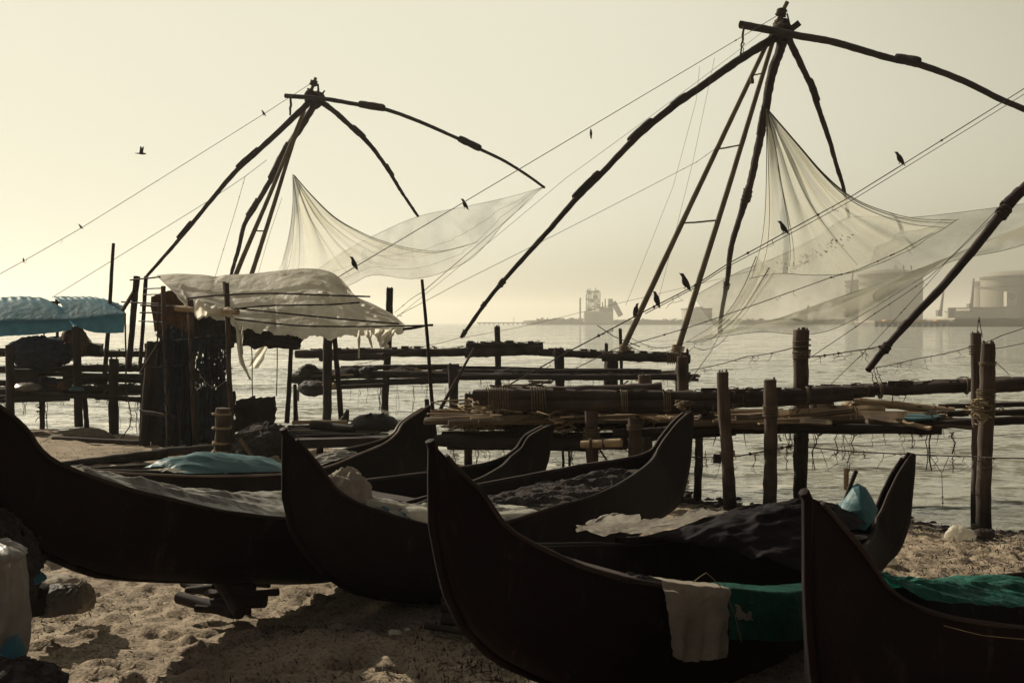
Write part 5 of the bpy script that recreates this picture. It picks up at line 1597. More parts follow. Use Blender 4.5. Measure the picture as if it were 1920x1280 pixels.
canopy([(96, 556), (140, 556), (184, 558), (208, 565), (226, 580)], [(128, 600), (160, 598), (190, 594), (215, 591), (235, 588)], [(136, 612), (160, 619), (184, 625), (210, 626), (232, 625)], 2, 23.9)
for k, q in enumerate(((143, 612, 148, 800, 15, 16, 23.9), (235, 588, 236, 745, 3, 3, 23.8), (106, 560, 108, 640, 6, 6, 25))):
    mb = MB(); log(mb, P(q[2], q[3], q[6]), P(q[0], q[1], q[6]), M(q[5], 24) / 2, M(q[4], 24) / 2, .16, .008, k + 400, 10, 20); link('post', mb, MT['darkwood'], bs)
for a, b, de in (((-60, 604), (138, 600), 24.1), ((135, 600), (236, 589), 24.1), ((-60, 562), (222, 570), 25.3)):
    mb = MB(); log(mb, P(*a, de), P(*b, de), M(5, 24) / 2, None, .1, .004, a[0], 8, 16); link('eave_pole', mb, MT['darkwood'], bs)
def heap(name, c, rx, ry, rz, m, seed, label, cat, group=None, amp=.2, sc_=2.0, nu=44, nv=18, parent=None, flatb=True, loose=0.0, power=1.0, kind=None, strands=None):
    """bundle, sack or crumpled pile: a slumped ellipsoid"""
    c = Vector(c); rows = []
    for j in range(nv):
        a = -0.25 * math.pi * (0.4 if flatb else 2) + (math.pi / 2 + .25 * math.pi * (0.4 if flatb else 2)) * j / (nv - 1)
        row = []
        for i in range(nu + 1):
            b_ = 2 * math.pi * (i % nu) / nu
            d = Vector((math.cos(a) ** power * math.cos(b_) if math.cos(a) > 0 else 0, math.cos(a) ** power * math.sin(b_) if math.cos(a) > 0 else 0, math.sin(a)))
            k = 1 + amp * crumple(d * 1.0 + c * .3, sc_, seed) + amp * .6 * N3(d, 1.3, seed + 2)
            row.append(c + Vector((d.x * rx * k, d.y * ry * k, d.z * rz * k)))
        rows.append(row)
    mb = MB(); grid(mb, rows)
    if strands is None and name in ('net_bundle', 'net_heap', 'bundle', 'coil'):
        strands = 46
    if strands:
        rs = random.Random(int(seed) * 7 + 1); sz = (rx + rz) / 2
        for k in range(strands):
            j, i = rs.uniform(0, nv - 1.01), rs.uniform(0, nu - .01); pts = []
            vj, vi = rs.uniform(-.5, .5), rs.uniform(-1.2, 1.2)
            for q in range(rs.randrange(7, 16)):
                jj = min(nv - 1.01, max(0, j)); r0, c0 = int(jj), int(i) % nu
                p0 = rows[r0][c0].lerp(rows[r0 + 1][c0], jj - r0).lerp(rows[r0][c0 + 1].lerp(rows[r0 + 1][c0 + 1], jj - r0), i % 1)
                pts.append(c + (p0 - c) * (1.02 + .05 * rs.random()) + Vector((0, 0, .02 * sz * rs.random())))
                vj += rs.uniform(-.3, .3); vi += rs.uniform(-.4, .4); j += vj; i += vi
            tube(mb, pts, sz * rs.uniform(.016, .045), 4)
    return link(name, mb, m, parent, label, cat, group, kind)
heap('net_bundle', P(78, 662, 24.3), M(50, 24), .4, M(26, 24), MT['bluedark'], 3, 'dark blue bulky net bundle hanging under the blue shelter', 'net bundle', flatb=False, amp=.34, sc_=2.4, nu=60, nv=30)
heap('cloth_bundle', P(140, 640, 24.6), M(22, 24), .3, M(24, 24), MT['mat'], 5, 'brown rag bundle hung behind the blue shelter post', 'bundle', flatb=False, amp=.3)
heap('cloth_bundle', P(160, 645, 24.9), M(8, 24), .2, M(12, 24), MT['greyplastic'], 15, 'small grey rag hung right of the blue shelter post', 'bundle', flatb=False, amp=.3)
mb = MB(False); box(mb, P(50, 705, 24.6), (M(44, 24), .5, M(28, 24)), jit=.03, seed=2); link('dark_crate', mb, MT['darkwood'], label='low dark crate on the left jetty under the blue shelter', cat='crate')
heap('sack', P(50, 728, 24), M(24, 24), .3, M(10, 24), MT['greyplastic'], 7, 'slumped grey sack on the left jetty deck', 'sack')
heap('net_bundle', P(82, 722, 24.4), M(26, 24), .3, M(14, 24), MT['bluedark'], 9, 'blue-black net heap lying on the left jetty deck', 'net bundle')
heap('carton', P(119, 726, 24), M(9, 24), .15, M(12, 24), MT['mat'], 11, 'small torn brown carton on the left jetty deck', 'carton', power=.6)
heap('blue_rag', P(143, 730, 23.8), M(12, 24), .15, M(5, 24), MT['bluebag'], 12, 'bright blue rag beside the left jetty post', 'rag')
mb = MB(False); box(mb, P(178, 652, 24.8), (M(16, 24), .2, M(26, 24)), (0.1, 0, 1), jit=.03, seed=4); link('fuel_can', mb, MT['rubber'], label='dark square can standing on the left jetty rail', cat='can')
cord('rope', [P(238, 735, 23.6), P(246, 780, 23), P(243, 800, 22.6), P(226, 822, 22.4)], 3, 23, MT['drope'], label='dark frayed rope hanging from the left jetty to the sand', sag=.02, seed=4.4, hairs=10)
cord('rope', [P(73, 748, 23.9), P(77, 762, 23.9), P(75, 776, 23.9)], 6, 24, MT['drope'], label='ragged clump of net hanging below the left jetty', sag=0, seed=4.5, hairs=12, hairlen=.2)
heap('sand_mound', (P(152, 822, 22.4).x, 22.4, gz(P(152, 822, 22.4).x, 22.4) - .05), M(58, 22), .7, M(24, 22), mat('dirt_mound', (.12, .095, .07), .95, .1, .4, 8, .9, 40, .03), 13, 'low mound of dirt and net scraps on the shore below the left jetty', 'mound', amp=.12, sc_=4)
def beachlog(a, b, Da, Db, w0, w1, label, m='log', seed=0.0, lift=0.0, name='log', group='loose logs on the sand', n=12):
    p, q = P(*a, Da), P(*b, Db)
    mb = MB(); log(mb, p, q, M(w0, Da) / 2, M(w1, Db) / 2, .12, .006, seed, n, 24)
    return link(name, mb, MT[m], label=label, cat='log', group=group)
beachlog((100, 822), (268, 830), 21.6, 21.0, 10, 9, 'dark thin log lying before the dirt mound', 'darkwood', 501)
beachlog((118, 874), (312, 850), 17.4, 18.2, 20, 20, 'thick grey log lying left of the stout post', 'post', 502)
beachlog((285, 850), (412, 840), 18.2, 18.6, 18, 16, 'dark log end to end with the thick grey log', 'log', 503)
beachlog((130, 884), (420, 864), 14.5, 16.2, 12, 11, 'long thin pole lying right behind the farthest canoe', 'post', 504)
beachlog((585, 797), (664, 804), 18.6, 18.2, 18, 15, 'short fat log on the boards behind the farthest canoe', 'post', 505)
beachlog((548, 792), (650, 791), 20, 20, 8, 7, 'bare pale thin log behind the short fat log', 'tan', 506)
# landing of boards behind the farthest canoe
ld = thing('landing_stage', P(620, 830, 18), 'low dark board landing beside the hut', 'landing stage')
for k in range(16):
    y = 798 + (k % 8) * 4.5
    mb = MB(False); plank(mb, P(520 + rnd.uniform(-30, 40), y + rnd.uniform(-2, 2), 19.5 - (k % 8) * .22), P(720 + rnd.uniform(-50, 50), y + rnd.uniform(-3, 6), 19.2 - (k % 8) * .22), rnd.uniform(.12, .3), .03, seed=k); link('board', mb, MT['plank' if k % 5 == 0 else 'darkwood'], ld)
mb = MB(False); plank(mb, P(505, 832, 17.6), P(750, 826, 17.4), .3, .12, seed=4); link('edge_beam', mb, MT['darkwood'], ld)
for x in (530, 600, 680, 740):
    mb = MB(); log(mb, P(x, 860, 17.7), P(x, 830, 17.7), .05, .05, .15, .01, x, 8, 8); link('post', mb, MT['darkwood'], ld)
heap('net_bundle', P(500, 838, 17.9), M(56, 18), .5, M(36, 18), MT['netpile'], 17, 'dark tangled heap of nets right of the stout post', 'net bundle', amp=.25, sc_=3)
rt = heap('crate', P(702, 797, 19), M(42, 19), .3, M(20, 19), MT['rubber'], 19, 'dark lumpy engine cover lying on the landing boards', 'engine cover', amp=.12, sc_=1.5, power=.7)
for x in (693, 716):
    mb = MB(False); box(mb, P(x, 783, 18.75), (M(13, 19), .03, M(15, 19)), (1, 0, .5), jit=.01); link('vent_panel', mb, MT['log'], rt)
heap('pulley_block', P(452, 850, 17.4), M(9, 17), .09, M(9, 17), MT['rubber'], 23, 'round wooden pulley block at the foot of the net heap', 'pulley', amp=.06)
mb = MB(False); plank(mb, P(450, 822, 17.3), P(474, 858, 17.3), .05, .03, up=(0, -1, 0), seed=6); link('wooden_peg', mb, MT['plank'], label='short slanting peg leaning on the dark net heap', cat='peg')
# things on the middle jetty
items = [(578, 696, 18, 20, 'lumpy dark bag on the left end of the middle jetty'), (600, 702, 22, 14, 'flat dark heap beside the lumpy bag on the middle jetty'), (690, 694, 16, 14, 'dark boxy bundle on the middle jetty by the square post'), (565, 705, 20, 14, 'slack dark pouch at the hut end of the middle jetty')]
for k, (x, y, w, h, lb) in enumerate(items):
    heap('bundle', P(x, y + h * .5, 28.4), M(w, 28), .25, M(h, 28), MT['rubber'], 31 + k, lb, 'bundle', 'bundles on the middle jetty', amp=.3, sc_=2.5, nu=26, nv=11)
heap('net_bundle', P(588, 728, 27.5), M(24, 28), .3, M(13, 28), MT['rubber'], 36, 'sagging net bag slung under the middle jetty', 'net bundle', flatb=False, amp=.2)
mb = MB(); log(mb, P(604, 726, 27.4), P(628, 722, 27.2), M(12, 28) / 2, M(10, 28) / 2, .1, .01, 5, 10, 8); link('float', mb, MT['tan'], label='short bare wooden float beside the slung net bag', cat='float')
mb = MB(False); box(mb, P(556, 741, 21), (M(22, 21), .03, M(10, 21)), (0, 0, 1), jit=.005); link('tag_board', mb, MT['greyplastic'], label='small grey board hanging on the thin hut post', cat='board')
heap('sack', P(1242, 760, 16.6), M(16, 16), .18, M(15, 16), MT['tan'], 41, 'tan sack lit by the sun on the front jetty', 'sack', amp=.15)
heap('coil', P(1542, 762, 15.2), M(19, 15), .18, M(15, 15), MT['rope'], 43, 'grey bundle tied with rope on the front jetty', 'bundle', amp=.2)
heap('float', P(1325, 782, 14.8), M(16, 15), .1, M(11, 15), MT['log'], 44, 'rounded grey float on the front jetty by the near pole', 'float', amp=.05)
mb = MB(False); a = [P(1698, 776, 14.9), P(1738, 773, 15.0), P(1775, 774, 14.8), P(1752, 783, 14.3), P(1712, 785, 14.3), P(1694, 783, 14.35)]
mb.add(a + [p - Vector((0, 0, .02)) for p in a], [tuple(range(6)), tuple(range(11, 5, -1))] + [(k, k + 6, (k + 1) % 6 + 6, (k + 1) % 6) for k in range(6)])
link('sheet_offcut', mb, MT['bluebag'], label='pale blue-grey sheet offcut lying on the front jetty boards', cat='sheet')
rnd = random.Random(91)
bd = [(1480, 772, 1590, 768, 8, 'tan'), (1582, 757, 1600, 758, 10, 'tan'), (1600, 752, 1790, 770, 17, 'tan'), (1560, 764, 1660, 766, 6, 'tan'), (1480, 783, 1600, 770, 5, 'plank'), (1600, 776, 1700, 780, 12, 'tan'), (1620, 782, 1690, 790, 8, 'plank'), (1690, 790, 1745, 803, 5, 'tan'), (1440, 776, 1500, 774, 7, 'tan'), (1870, 772, 1990, 782, 11, 'tan'), (1520, 786, 1620, 784, 6, 'plank'), (1380, 784, 1450, 780, 6, 'plank'), (1485, 748, 1530, 747, 6, 'tan'), (1750, 795, 1850, 800, 8, 'plank'), (1500, 790, 1560, 792, 8, 'plank')]
names = ['thin bare board at the left of the sunlit board pile', 'short stub of bare board under the front rail', 'fattest bare log of the sunlit pile, dark knot near its middle', 'narrow bare lath behind the sunlit board pile', 'long thin slat lying across the front jetty', 'broad bare board just left of the blue sheet offcut', 'broken grey board below the broad bare board', 'splintered lath sticking out under the blue sheet offcut', 'bare board right of the second lashed post', 'pale bare log right of the lashed right post', 'grey slat at the front edge of the jetty deck', 'short grey board between the two front posts', 'small bare chip below the rail by the tall post', 'grey board end left of the lashed right post', 'wide grey board in front of the long thin slat']
for k, ((x0, y0, x1, y1, w, m_), lb) in enumerate(zip(bd, names)):
    mb = MB(k != 2 and k != 9)
    if k in (2, 9): log(mb, P(x0, y0, 15.3), P(x1, y1, 14.9), M(w, 15) / 2, M(w * .8, 15) / 2, .15, .006, k, 10, 14)
    else: plank(mb, P(x0, y0, 15.0 - (y0 - 760) * .02), P(x1, y1, 14.9 - (y1 - 760) * .02), M(w * 1.5, 15), .03, up=(0, -.7, .7), seed=k + 5)
    link('board', mb, MT[m_], label=lb, cat='board', group='loose boards on the front jetty')
# rope tangles on the front jetty
def tangle(name, x0, x1, y0, y1, D, Dd, n, r, m, label, seed, RR=(.07, .22)):
    rnd = random.Random(seed); mb = MB()
    for k in range(n):
        c = P(rnd.uniform(x0, x1), rnd.uniform(y0, y1), D + rnd.uniform(-Dd, Dd))
        R = rnd.uniform(*RR); ph = rnd.uniform(0, 6); tl = Vector((rnd.uniform(-.6, .6), rnd.uniform(-.6, .6), 1)).normalized()
        u = tl.orthogonal().normalized(); w = tl.cross(u)
        pts = []
        for i in range(26):
            a = ph + i * .42
            pts.append(c + (u * math.cos(a) + w * math.sin(a)) * R * (1 + .4 * N3((a * .5, k, seed))) + tl * (R * .06 * i * rnd.uniform(.6, 1)) + Vector((i * R * .05 * rnd.uniform(-1, 1.5), 0, 0)))
        tube(mb, pts, r * rnd.uniform(.7, 1.3), 5)
    return link(name, mb, m, label=label, cat='rope coil', group='tangled ropes on the front jetty')
tangle('rope_coil', 925, 985, 755, 790, 15.8, .5, 26, .011, MT['rope'], 'tan rope tangle hanging under the left end of the front rail', 1)
tangle('rope_coil', 985, 1090, 768, 792, 16.0, .6, 34, .012, MT['drope'], 'dark mass of coiled ropes beneath the middle of the front rail', 2)
tangle('rope_coil', 1130, 1240, 762, 795, 16.2, .6, 26, .012, MT['rope'], 'rope coils on the deck right of the wide jetty post', 3)
tangle('rope_coil', 830, 930, 782, 800, 16.4, .4, 22, .010, MT['lrope'], 'pale loose rope strewn at the left end of the front jetty', 4)
tangle('rope_coil', 1010, 1060, 782, 800, 15.4, .2, 8, .013, MT['lrope'], 'neat pale coil above the tip of the short canoe prow', 5)
tangle('rope_coil', 1824, 1846, 755, 790, 12.8, .05, 10, .008, MT['lrope'], 'loose rope ends hanging on the lashed right post', 6, (.03, .08))
tangle('rope_coil', 1274, 1290, 756, 772, 13.9, .1, 8, .010, MT['rope'], 'frayed rope knot above the tip of the raised canoe prow', 7, (.02, .05))
for k, (x, y, w, h, lb) in enumerate(((1000, 796, 46, 22, 'dark net heap under the roped left half of the front rail'), (1075, 796, 34, 18, 'low dark net heap just left of the wide jetty post'), (1160, 794, 36, 20, 'dark net heap between the wide post and the short capped post'), (1232, 792, 30, 16, 'dark net heap right of the short capped post'), (1410, 786, 34, 14, 'flat dark net heap between the two front posts'), (1655, 786, 26, 9, 'flat dark rag pile among the sunlit boards'))):
    heap('net_heap', P(x, y, 16.2), M(w, 16.2), .4, M(h, 16.2), MT['netpile'], 131 + k, lb, 'net heap', 'net heaps on the front jetty', amp=.3, sc_=3.4, nu=40, nv=16)
for k, (x, y, w, h, lb) in enumerate(((655, 702, 26, 12, 'low dark heap in the middle of the hut end of the middle jetty'), (760, 700, 30, 10, 'long flat dark heap right of the square post on the middle jetty'), (1200, 702, 26, 9, 'small dark heap at the right end of the middle jetty'), (960, 700, 30, 8, 'thin dark heap at the centre of the middle jetty'))):
    heap('net_heap', P(x, y, 28.6), M(w, 28.6), .4, M(h, 28.6), MT['netpile'], 151 + k, lb, 'net heap', 'net heaps on the middle jetty', amp=.3, sc_=3.4, nu=30, nv=12)
# low mooring ropes over the water, hung with weed
cord('rope', [P(1294, 857, 15), P(1384, 855, 14), P(1430, 846, 13.9), P(1488, 835, 14), P(1599, 846, 13.6), P(1829, 856, 12.9), P(1860, 858, 12.7), P(2000, 860, 12.5)], 3.4, 14, MT['drope'], label='low weed-hung mooring rope across the water, tied to the front posts', sag=.004, seed=5.1, hairs=60, hairlen=.16, knots=5)
cord('rope', [P(1280, 820, 15), P(1376, 826, 14.2), P(1443, 832, 14), P(1513, 833, 14), P(1640, 829, 13.6), P(1829, 819, 13.2), P(2000, 806, 13)], 1.6, 14, MT['drope'], label='thin taut line just above the weed-hung mooring rope', sag=.002, seed=5.2, hairs=8)
cord('rope', [P(1026, 864, 15.5), P(1100, 870, 15.5), P(1200, 867, 15.2)], 1.8, 15, MT['drope'], label='thin low line behind the raised canoe prows', sag=.01, seed=5.3, hairs=4)
cord('rope', [P(1160, 834, 14), P(1210, 846, 14.3), P(1280, 851, 14.6)], 2, 14, MT['drope'], label='slack rope from the stub log end to the right', sag=.02, seed=5.4)
cord('rope', [P(1166, 838, 14.1), P(1186, 852, 14.1), P(1200, 845, 14.5)], 2, 14, MT['drope'], label='short rope hooked under the stub log tip', sag=.03, seed=5.45)
for x, l, lb in ((1055, 74, 'left of two weedy stakes hanging below the front jetty'), (1067, 76, 'right of two weedy stakes hanging below the front jetty')):
    mb = MB(); log(mb, P(x + 2, 838 + l, 15.2), P(x, 836, 15.2), M(5, 15) / 2, M(5, 15) / 2, .35, .01, x, 7, 16); link('stake', mb, MT['darkwood'], label=lb, cat='stake')
cord('rope', [P(1124, 842, 14.8), P(1140, 866, 14.8), P(1152, 890, 14.8)], 5, 15, MT['drope'], label='thick rope end with a frayed knot slanting below the stub log', sag=.0, seed=5.6, hairs=20, hairlen=.12, knots=2)
cord('rope', [P(1745, 856, 13.2), P(1764, 884, 13.2), P(1766, 890, 13.2), P(1768, 950, 13.2)], 1.8, 13, MT['drope'], label='rope bridle with a dangling tail below the mooring rope', sag=0, seed=5.7, knots=2)
cord('rope', [P(1779, 856, 13.2), P(1766, 886, 13.2)], 1.8, 13, MT['drope'], label='right leg of the dangling rope bridle', sag=0, seed=5.8)
mb = MB(); log(mb, P(1338, 859, 14.2), P(1352, 860, 14.2), .05, .045, .2, .0, 3, 10, 6); link('float', mb, MT['rubber'], label='dark lumpy float threaded on the mooring rope', cat='float')
rnd = random.Random(12)
for k, (x, y, l) in enumerate(((1475, 845, 35), (1592, 850, 35), (1620, 850, 10), (1788, 862, 26), (1325, 850, 26))):
    cord('rope', [P(x, y - 6, 13.6), P(x + rnd.uniform(-2, 2), y + l, 13.6)], 2.2, 13.6, MT['drope'], label=['weedy rope end hanging left of the second front post foot', 'pair of threads ending in a wooden float near the blue bundle', 'shortest weed strand on the mooring rope', 'stiff tarred rope end right of the rope bridle', 'weedy strand hanging left of the nearest lashed float'][k], sag=0, jit=.02, seed=6 + k * .1, hairs=4, hairlen=.06)
mb = MB(); log(mb, P(1587, 918, 13.4), P(1587, 878, 13.4), M(9, 13.4) / 2, M(10, 13.4) / 2, .1, .01, 9, 9, 10); link('float', mb, MT['tan'], label='bare wooden float hanging on threads beside the blue bundle', cat='float')
cord('rope', [P(1868, 680, 13.0), P(1880, 690, 13.2), P(1892, 702, 13.5)], 2, 13, MT['drope'], label='short guy line beside the top of the lashed right post', sag=0, seed=7.2)
mb = MB(); 
for a, b in (((1835, 598), (1831, 632)), ((1836, 598), (1842, 632)), ((1836, 594), (1836, 604))):
    tube(mb, [P(*a, 13.6), P(*b, 13.6)], M(1.6, 13.6) / 2, 5)
link('wire_bracket', mb, MT['drope'], label='little wire bracket on top of the rear right post', cat='bracket')

# ================================================================== BOAT CONTENTS
def sheeton(bt, m, name, label, cat, px0, px1, u0, u1, group=None, side=1, **kw):
    t0, t1 = bt.t_at(px0, side), bt.t_at(px1, side)
    rows = drape(bt, t0, t1, u0, u1, **kw)
    mb = MB(); grid(mb, rows); return link(name, mb, m, label=label, cat=cat, group=group)
sheeton(A, MT['greyplastic'], 'plastic_sheet', 'pale crumpled plastic sheet covering the far-left long canoe', 'plastic sheet', 180, 760, -.93, .90, lift=-.02, amp=.09, arch=.07, seed=3, sc_=2.2, nt_=130)
sheeton(B, MT['greyplastic'], 'plastic_sheet', 'crumpled plastic and rags filling the square-prowed second canoe', 'plastic sheet', 650, 1000, -.92, .88, lift=-.04, amp=.10, arch=.08, seed=5, sc_=2.6, nt_=110)
sheeton(B, MT['netpile'], 'net_pile', 'dark nets piled in the raised stern half of the second canoe', 'net', 985, 1205, -.85, .84, lift=-.13, amp=.12, arch=.05, seed=25, sc_=3.4, nt_=90)
sheeton(Cb, MT['netpile'], 'net_pile', 'dark nets lying low in the hollow of the nearest full canoe', 'net', 1060, 1500, -.8, .8, lift=-.24, amp=.14, arch=.06, seed=26, sc_=3.0, nt_=110)
def inboat(bt, px, u, dz):
    t = bt.t_at(px); p = bt.gun(t, -1).lerp(bt.gun(t, 1), (u + 1) / 2); p.z += dz; return p
heap('sack', inboat(B, 700, -.5, .0), .16, .14, .20, MT['cloth'], 51, 'knotted pale cloth bundle in the second canoe', 'cloth bundle', amp=.28, sc_=2.2)
heap('sack', inboat(B, 665, -.5, -.02), .14, .12, .14, MT['cloth'], 52, 'smaller pale cloth bundle left of the knotted one', 'cloth bundle', amp=.28, sc_=2.2)
heap('sack', inboat(B, 790, -.1, -.02), .34, .14, .10, MT['plastic'], 53, 'long white plastic bag lying in the second canoe', 'plastic bag', amp=.2)
heap('sack', inboat(B, 720, .2, .0), .12, .05, .05, MT['bluebag'], 54, 'blue plastic scrap in the second canoe', 'plastic scrap', amp=.2)
mb = MB(); log(mb, inboat(B, 700, .5, .02), inboat(B, 850, .2, .06), .05, .045, .05, .01, 6, 12, 12); link('roll', mb, MT['plastic'], label='white rolled sheet lying along the second canoe', cat='roll')
mb = MB(); log(mb, inboat(B, 745, .62, .0), inboat(B, 860, .45, .03), .03, .03, .05, .01, 7, 10, 12); link('roll', mb, MT['bluebag'], label='thin blue roll beside the white rolled sheet', cat='roll')
heap('sack', inboat(B, 985, .2, -.03), .34, .22, .05, MT['plastic'], 55, 'white plastic lump behind the tall square prow', 'plastic bag', amp=.2)
heap('sack', inboat(B, 1100, .1, -.16), .2, .14, .05, MT['plastic'], 56, 'small white bag deep in the raised stern', 'plastic bag', amp=.2)
sheeton(Zb, MT['bluebag'], 'blue_tarp', 'bright blue tarp humped over the farthest canoe', 'tarp', 345, 560, -.9, .97, lift=.02, amp=.08, arch=.15, seed=7, sc_=1.6)
sheeton(Zb, MT['plastic'], 'white_sheet', 'white sheet edge lying left of the humped blue tarp', 'sheet', 330, 440, .1, .85, lift=.015, amp=.05, arch=.05, seed=8)
sheeton(Zb, MT['greyplastic'], 'grey_sheet', 'crumpled grey sheet near the farthest canoe prow', 'sheet', 590, 680, -.85, .7, lift=-.03, amp=.07, arch=.04, seed=9)
bt0 = sheeton(Cb, MT['blacktarp'], 'black_tarp', 'black tarp slung across the nearest full canoe', 'tarp', 1205, 1480, -1.25, .84, side=-1, lift=.05, amp=.12, arch=.16, seed=11, nt_=120, nu_=60, hang=.3, skew=.10, sc_=1.6, rag=.05)
sheeton(Cb, MT['greyplastic'], 'plastic_sheet', 'silvery crumpled plastic at the edge of the black tarp', 'plastic sheet', 1085, 1330, -1.15, -.72, side=-1, lift=.10, amp=.22, arch=.10, seed=13, nt_=80, sc_=2.4, rag=.1)
sheeton(Cb, MT['bluebag'], 'blue_tarp', 'blue tarp corner showing behind the lower right prow', 'tarp', 1488, 1545, -1.15, .0, side=-1, lift=.06, amp=.10, arch=.04, seed=14)
sheeton(Cb, MT['greentarp'], 'green_tarp', 'green tarp folded over the near side of the full canoe', 'tarp', 1350, 1600, .84, 1.5, lift=.03, amp=.04, arch=.0, hang=.55, seed=15, nt_=90, rag=.03)
t0_, t1_ = Cb.t_at(1228), Cb.t_at(1347)
rows = []
for j in range(64):
    q = j / 63
    e = max(0, q - .10) / .90
    row = []
    for i in range(56):
        a = i / 55
        aa = .5 + (a - .5) * (1 - .20 * e ** .8) - .03 * e + .018 * N3((q * 3, a > .5, 2))
        tt = t0_ + (t1_ - t0_) * aa
        g1, g2 = Cb.gun(tt, 1, 0, .02), Cb.gun(tt, -1)
        p = g1.lerp(g2, max(0, .10 - q) * 1.1)
        p.z += .035 + .012 * N3((a * 5, q * 3, 1))
        fold = .022 * math.sin(a * 9 + 1.5 * q) * e + .014 * math.sin(a * 23 + 4 * q) * e + .02 * crumple((a * 1.6, q * 2.4, 3), 1.3, 5)
        p += Cb.n * (.03 + fold + .03 * e) - Vector((0, 0, e * (.385 + .012 * N3((a * 14, 1, 1)) + .02 * math.sin(a * 5))))
        row.append(p)
    rows.append(row)
mb = MB(); grid(mb, rows); link('sackcloth', mb, MT['cloth'], label='pale sackcloth hanging over the near side of the full canoe', cat='cloth')
sheeton(Cb, MT['cloth'], 'rag', 'small pale rag beside the hanging sackcloth', 'rag', 1368, 1402, 1.2, 1.36, lift=.09, amp=.02, hang=.62, seed=18, nt_=20, nu_=20, rag=.03)
cord('cord', [Cb.gun(Cb.t_at(1064), 1, -.01, .03), Cb.gun(Cb.t_at(1160), 1, -.012, .035), Cb.gun(Cb.t_at(1240), 1, .02, .04)], 2.6, 6.5, MT['drope'], label='thin dark cord strung along the near side to the sackcloth', cat='cord', sag=.008, seed=8.1)
cc = Cb.gun(Cb.t_at(1285), 1, .05, .03)
cord('cord', [cc, cc + Vector((.07, 0, .05)), Cb.gun(Cb.t_at(1340), 1, .04, .05), Cb.gun(Cb.t_at(1356), 1, -.06, .07), Cb.gun(Cb.t_at(1364), 1, -.24, .08)], 2.4, 6.5, MT['lrope'], label='pale string looping from the top of the sackcloth', cat='cord', sag=-.03, seed=8.2)
sheeton(Db, MT['greentarp'], 'green_tarp', 'big rumpled green tarp filling the lower right canoe', 'tarp', 1665, 2150, -1.1, .66, lift=.03, amp=.10, arch=.03, seed=19, nt_=120, nu_=60, hang=.4, sc_=1.6, skew=.03)
cord('cord', [P(1770, 1172, 5.3), P(1840, 1190, 5.2), P(1925, 1198, 5.2), P(2000, 1204, 5.2)], 2.0, 5.2, MT['lrope'], label='pale cord trailing along the side of the lower right canoe', cat='cord', sag=.006, seed=8.3)
# blue bundle on a stick at the far prow of the near canoe
D_ = 9.05
mb = MB(); log(mb, P(1566, 985, D_), P(1606, 882, D_), M(8, 9) / 2, M(8, 9) / 2, .12, .01, 3, 9, 14); link('pole', mb, MT['darkwood'], label='short stick holding the blue bundle at the far prow', cat='stick')
pts_o = [(1596, 912), (1607, 905), (1622, 912), (1634, 930), (1646, 955), (1638, 975), (1622, 994), (1606, 990), (1590, 978), (1574, 972), (1567, 962), (1580, 938)]
rows = []
cen = P(1606, 950, D_ - .05)
for q in (0.0, .2, .4, .6, .8, .92, 1.0):
    row = []
    for i in range(73):
        x = (i % 72) / 72 * 12; k = int(x); a = pts_o[k]; b = pts_o[(k + 1) % 12]; f_ = x - k
        e = P(a[0] + (b[0] - a[0]) * f_, a[1] + (b[1] - a[1]) * f_, D_)
        p = cen.lerp(e, q); bul = math.sqrt(max(0, 1 - q * q))
        p.y -= .10 * bul + .025 * crumple(Vector((p.x, 0, p.z)), 7, 3) * (1 - q * .5)
        row.append(p)
    rows.append(row)
back = [[Vector((p.x, 2 * D_ - p.y + .0, p.z)) for p in r] for r in rows[::-1][1:]]
mb = MB(); grid(mb, rows + back); link('blue_bundle', mb, MT['bluebag'], label='light blue cloth bundle tied to a stick at the far prow', cat='cloth bundle')

mb = MB(False); plank(mb, P(1418, 992, 11.2), P(1530, 962, 11.6), .12, .05, up=(0, -.4, 1), seed=9); plank_o = link('board', mb, MT['darkwood'], label='dark weathered board lying on the sand behind the black tarp', cat='board')
# ================================================================== ON THE SAND
def prop_logs(lst, m, grp):
    for k, (a, b, D1, D2, w, lb) in enumerate(lst):
        mb = MB(); log(mb, P(*a, D1), P(*b, D2), M(w, D1) / 2, M(w, D2) / 2, .12, .008, k * 2.1 + 600, 10, 14); link('prop_log', mb, MT[m], label=lb, cat='log', group=grp)
prop_logs([((400, 1098), (474, 1103), 8.75, 8.6, 22, 'top prop log under the far-left canoe, round end showing'), ((396, 1116), (522, 1110), 8.6, 8.5, 13, 'longest thin prop log sticking right under the far-left canoe'), ((380, 1132), (497, 1128), 8.5, 8.4, 22, 'lowest dark prop log under the far-left canoe'), ((345, 1092), (420, 1120), 8.9, 8.6, 20, 'sunlit split prop log at the left of the stack'), ((335, 1120), (440, 1148), 8.6, 8.3, 24, 'broad prop log lying at the foot of the stack'), ((410, 1086), (450, 1150), 8.5, 8.25, 26, 'dark slanting prop log leaning against the stack'), ((420, 1090), (505, 1096), 8.9, 8.8, 12, 'thin prop log close under the keel of the far-left canoe'), ((366, 1140), (470, 1146), 8.35, 8.3, 14, 'thin sandy prop log half sunk at the front of the stack'), ((350, 1108), (400, 1102), 8.75, 8.7, 16, 'short sawn prop block left of the stack'), ((440, 1118), (498, 1122), 8.6, 8.5, 18, 'stubby dark prop log at the right of the stack')], 'darkwood', 'prop logs under the far-left canoe')
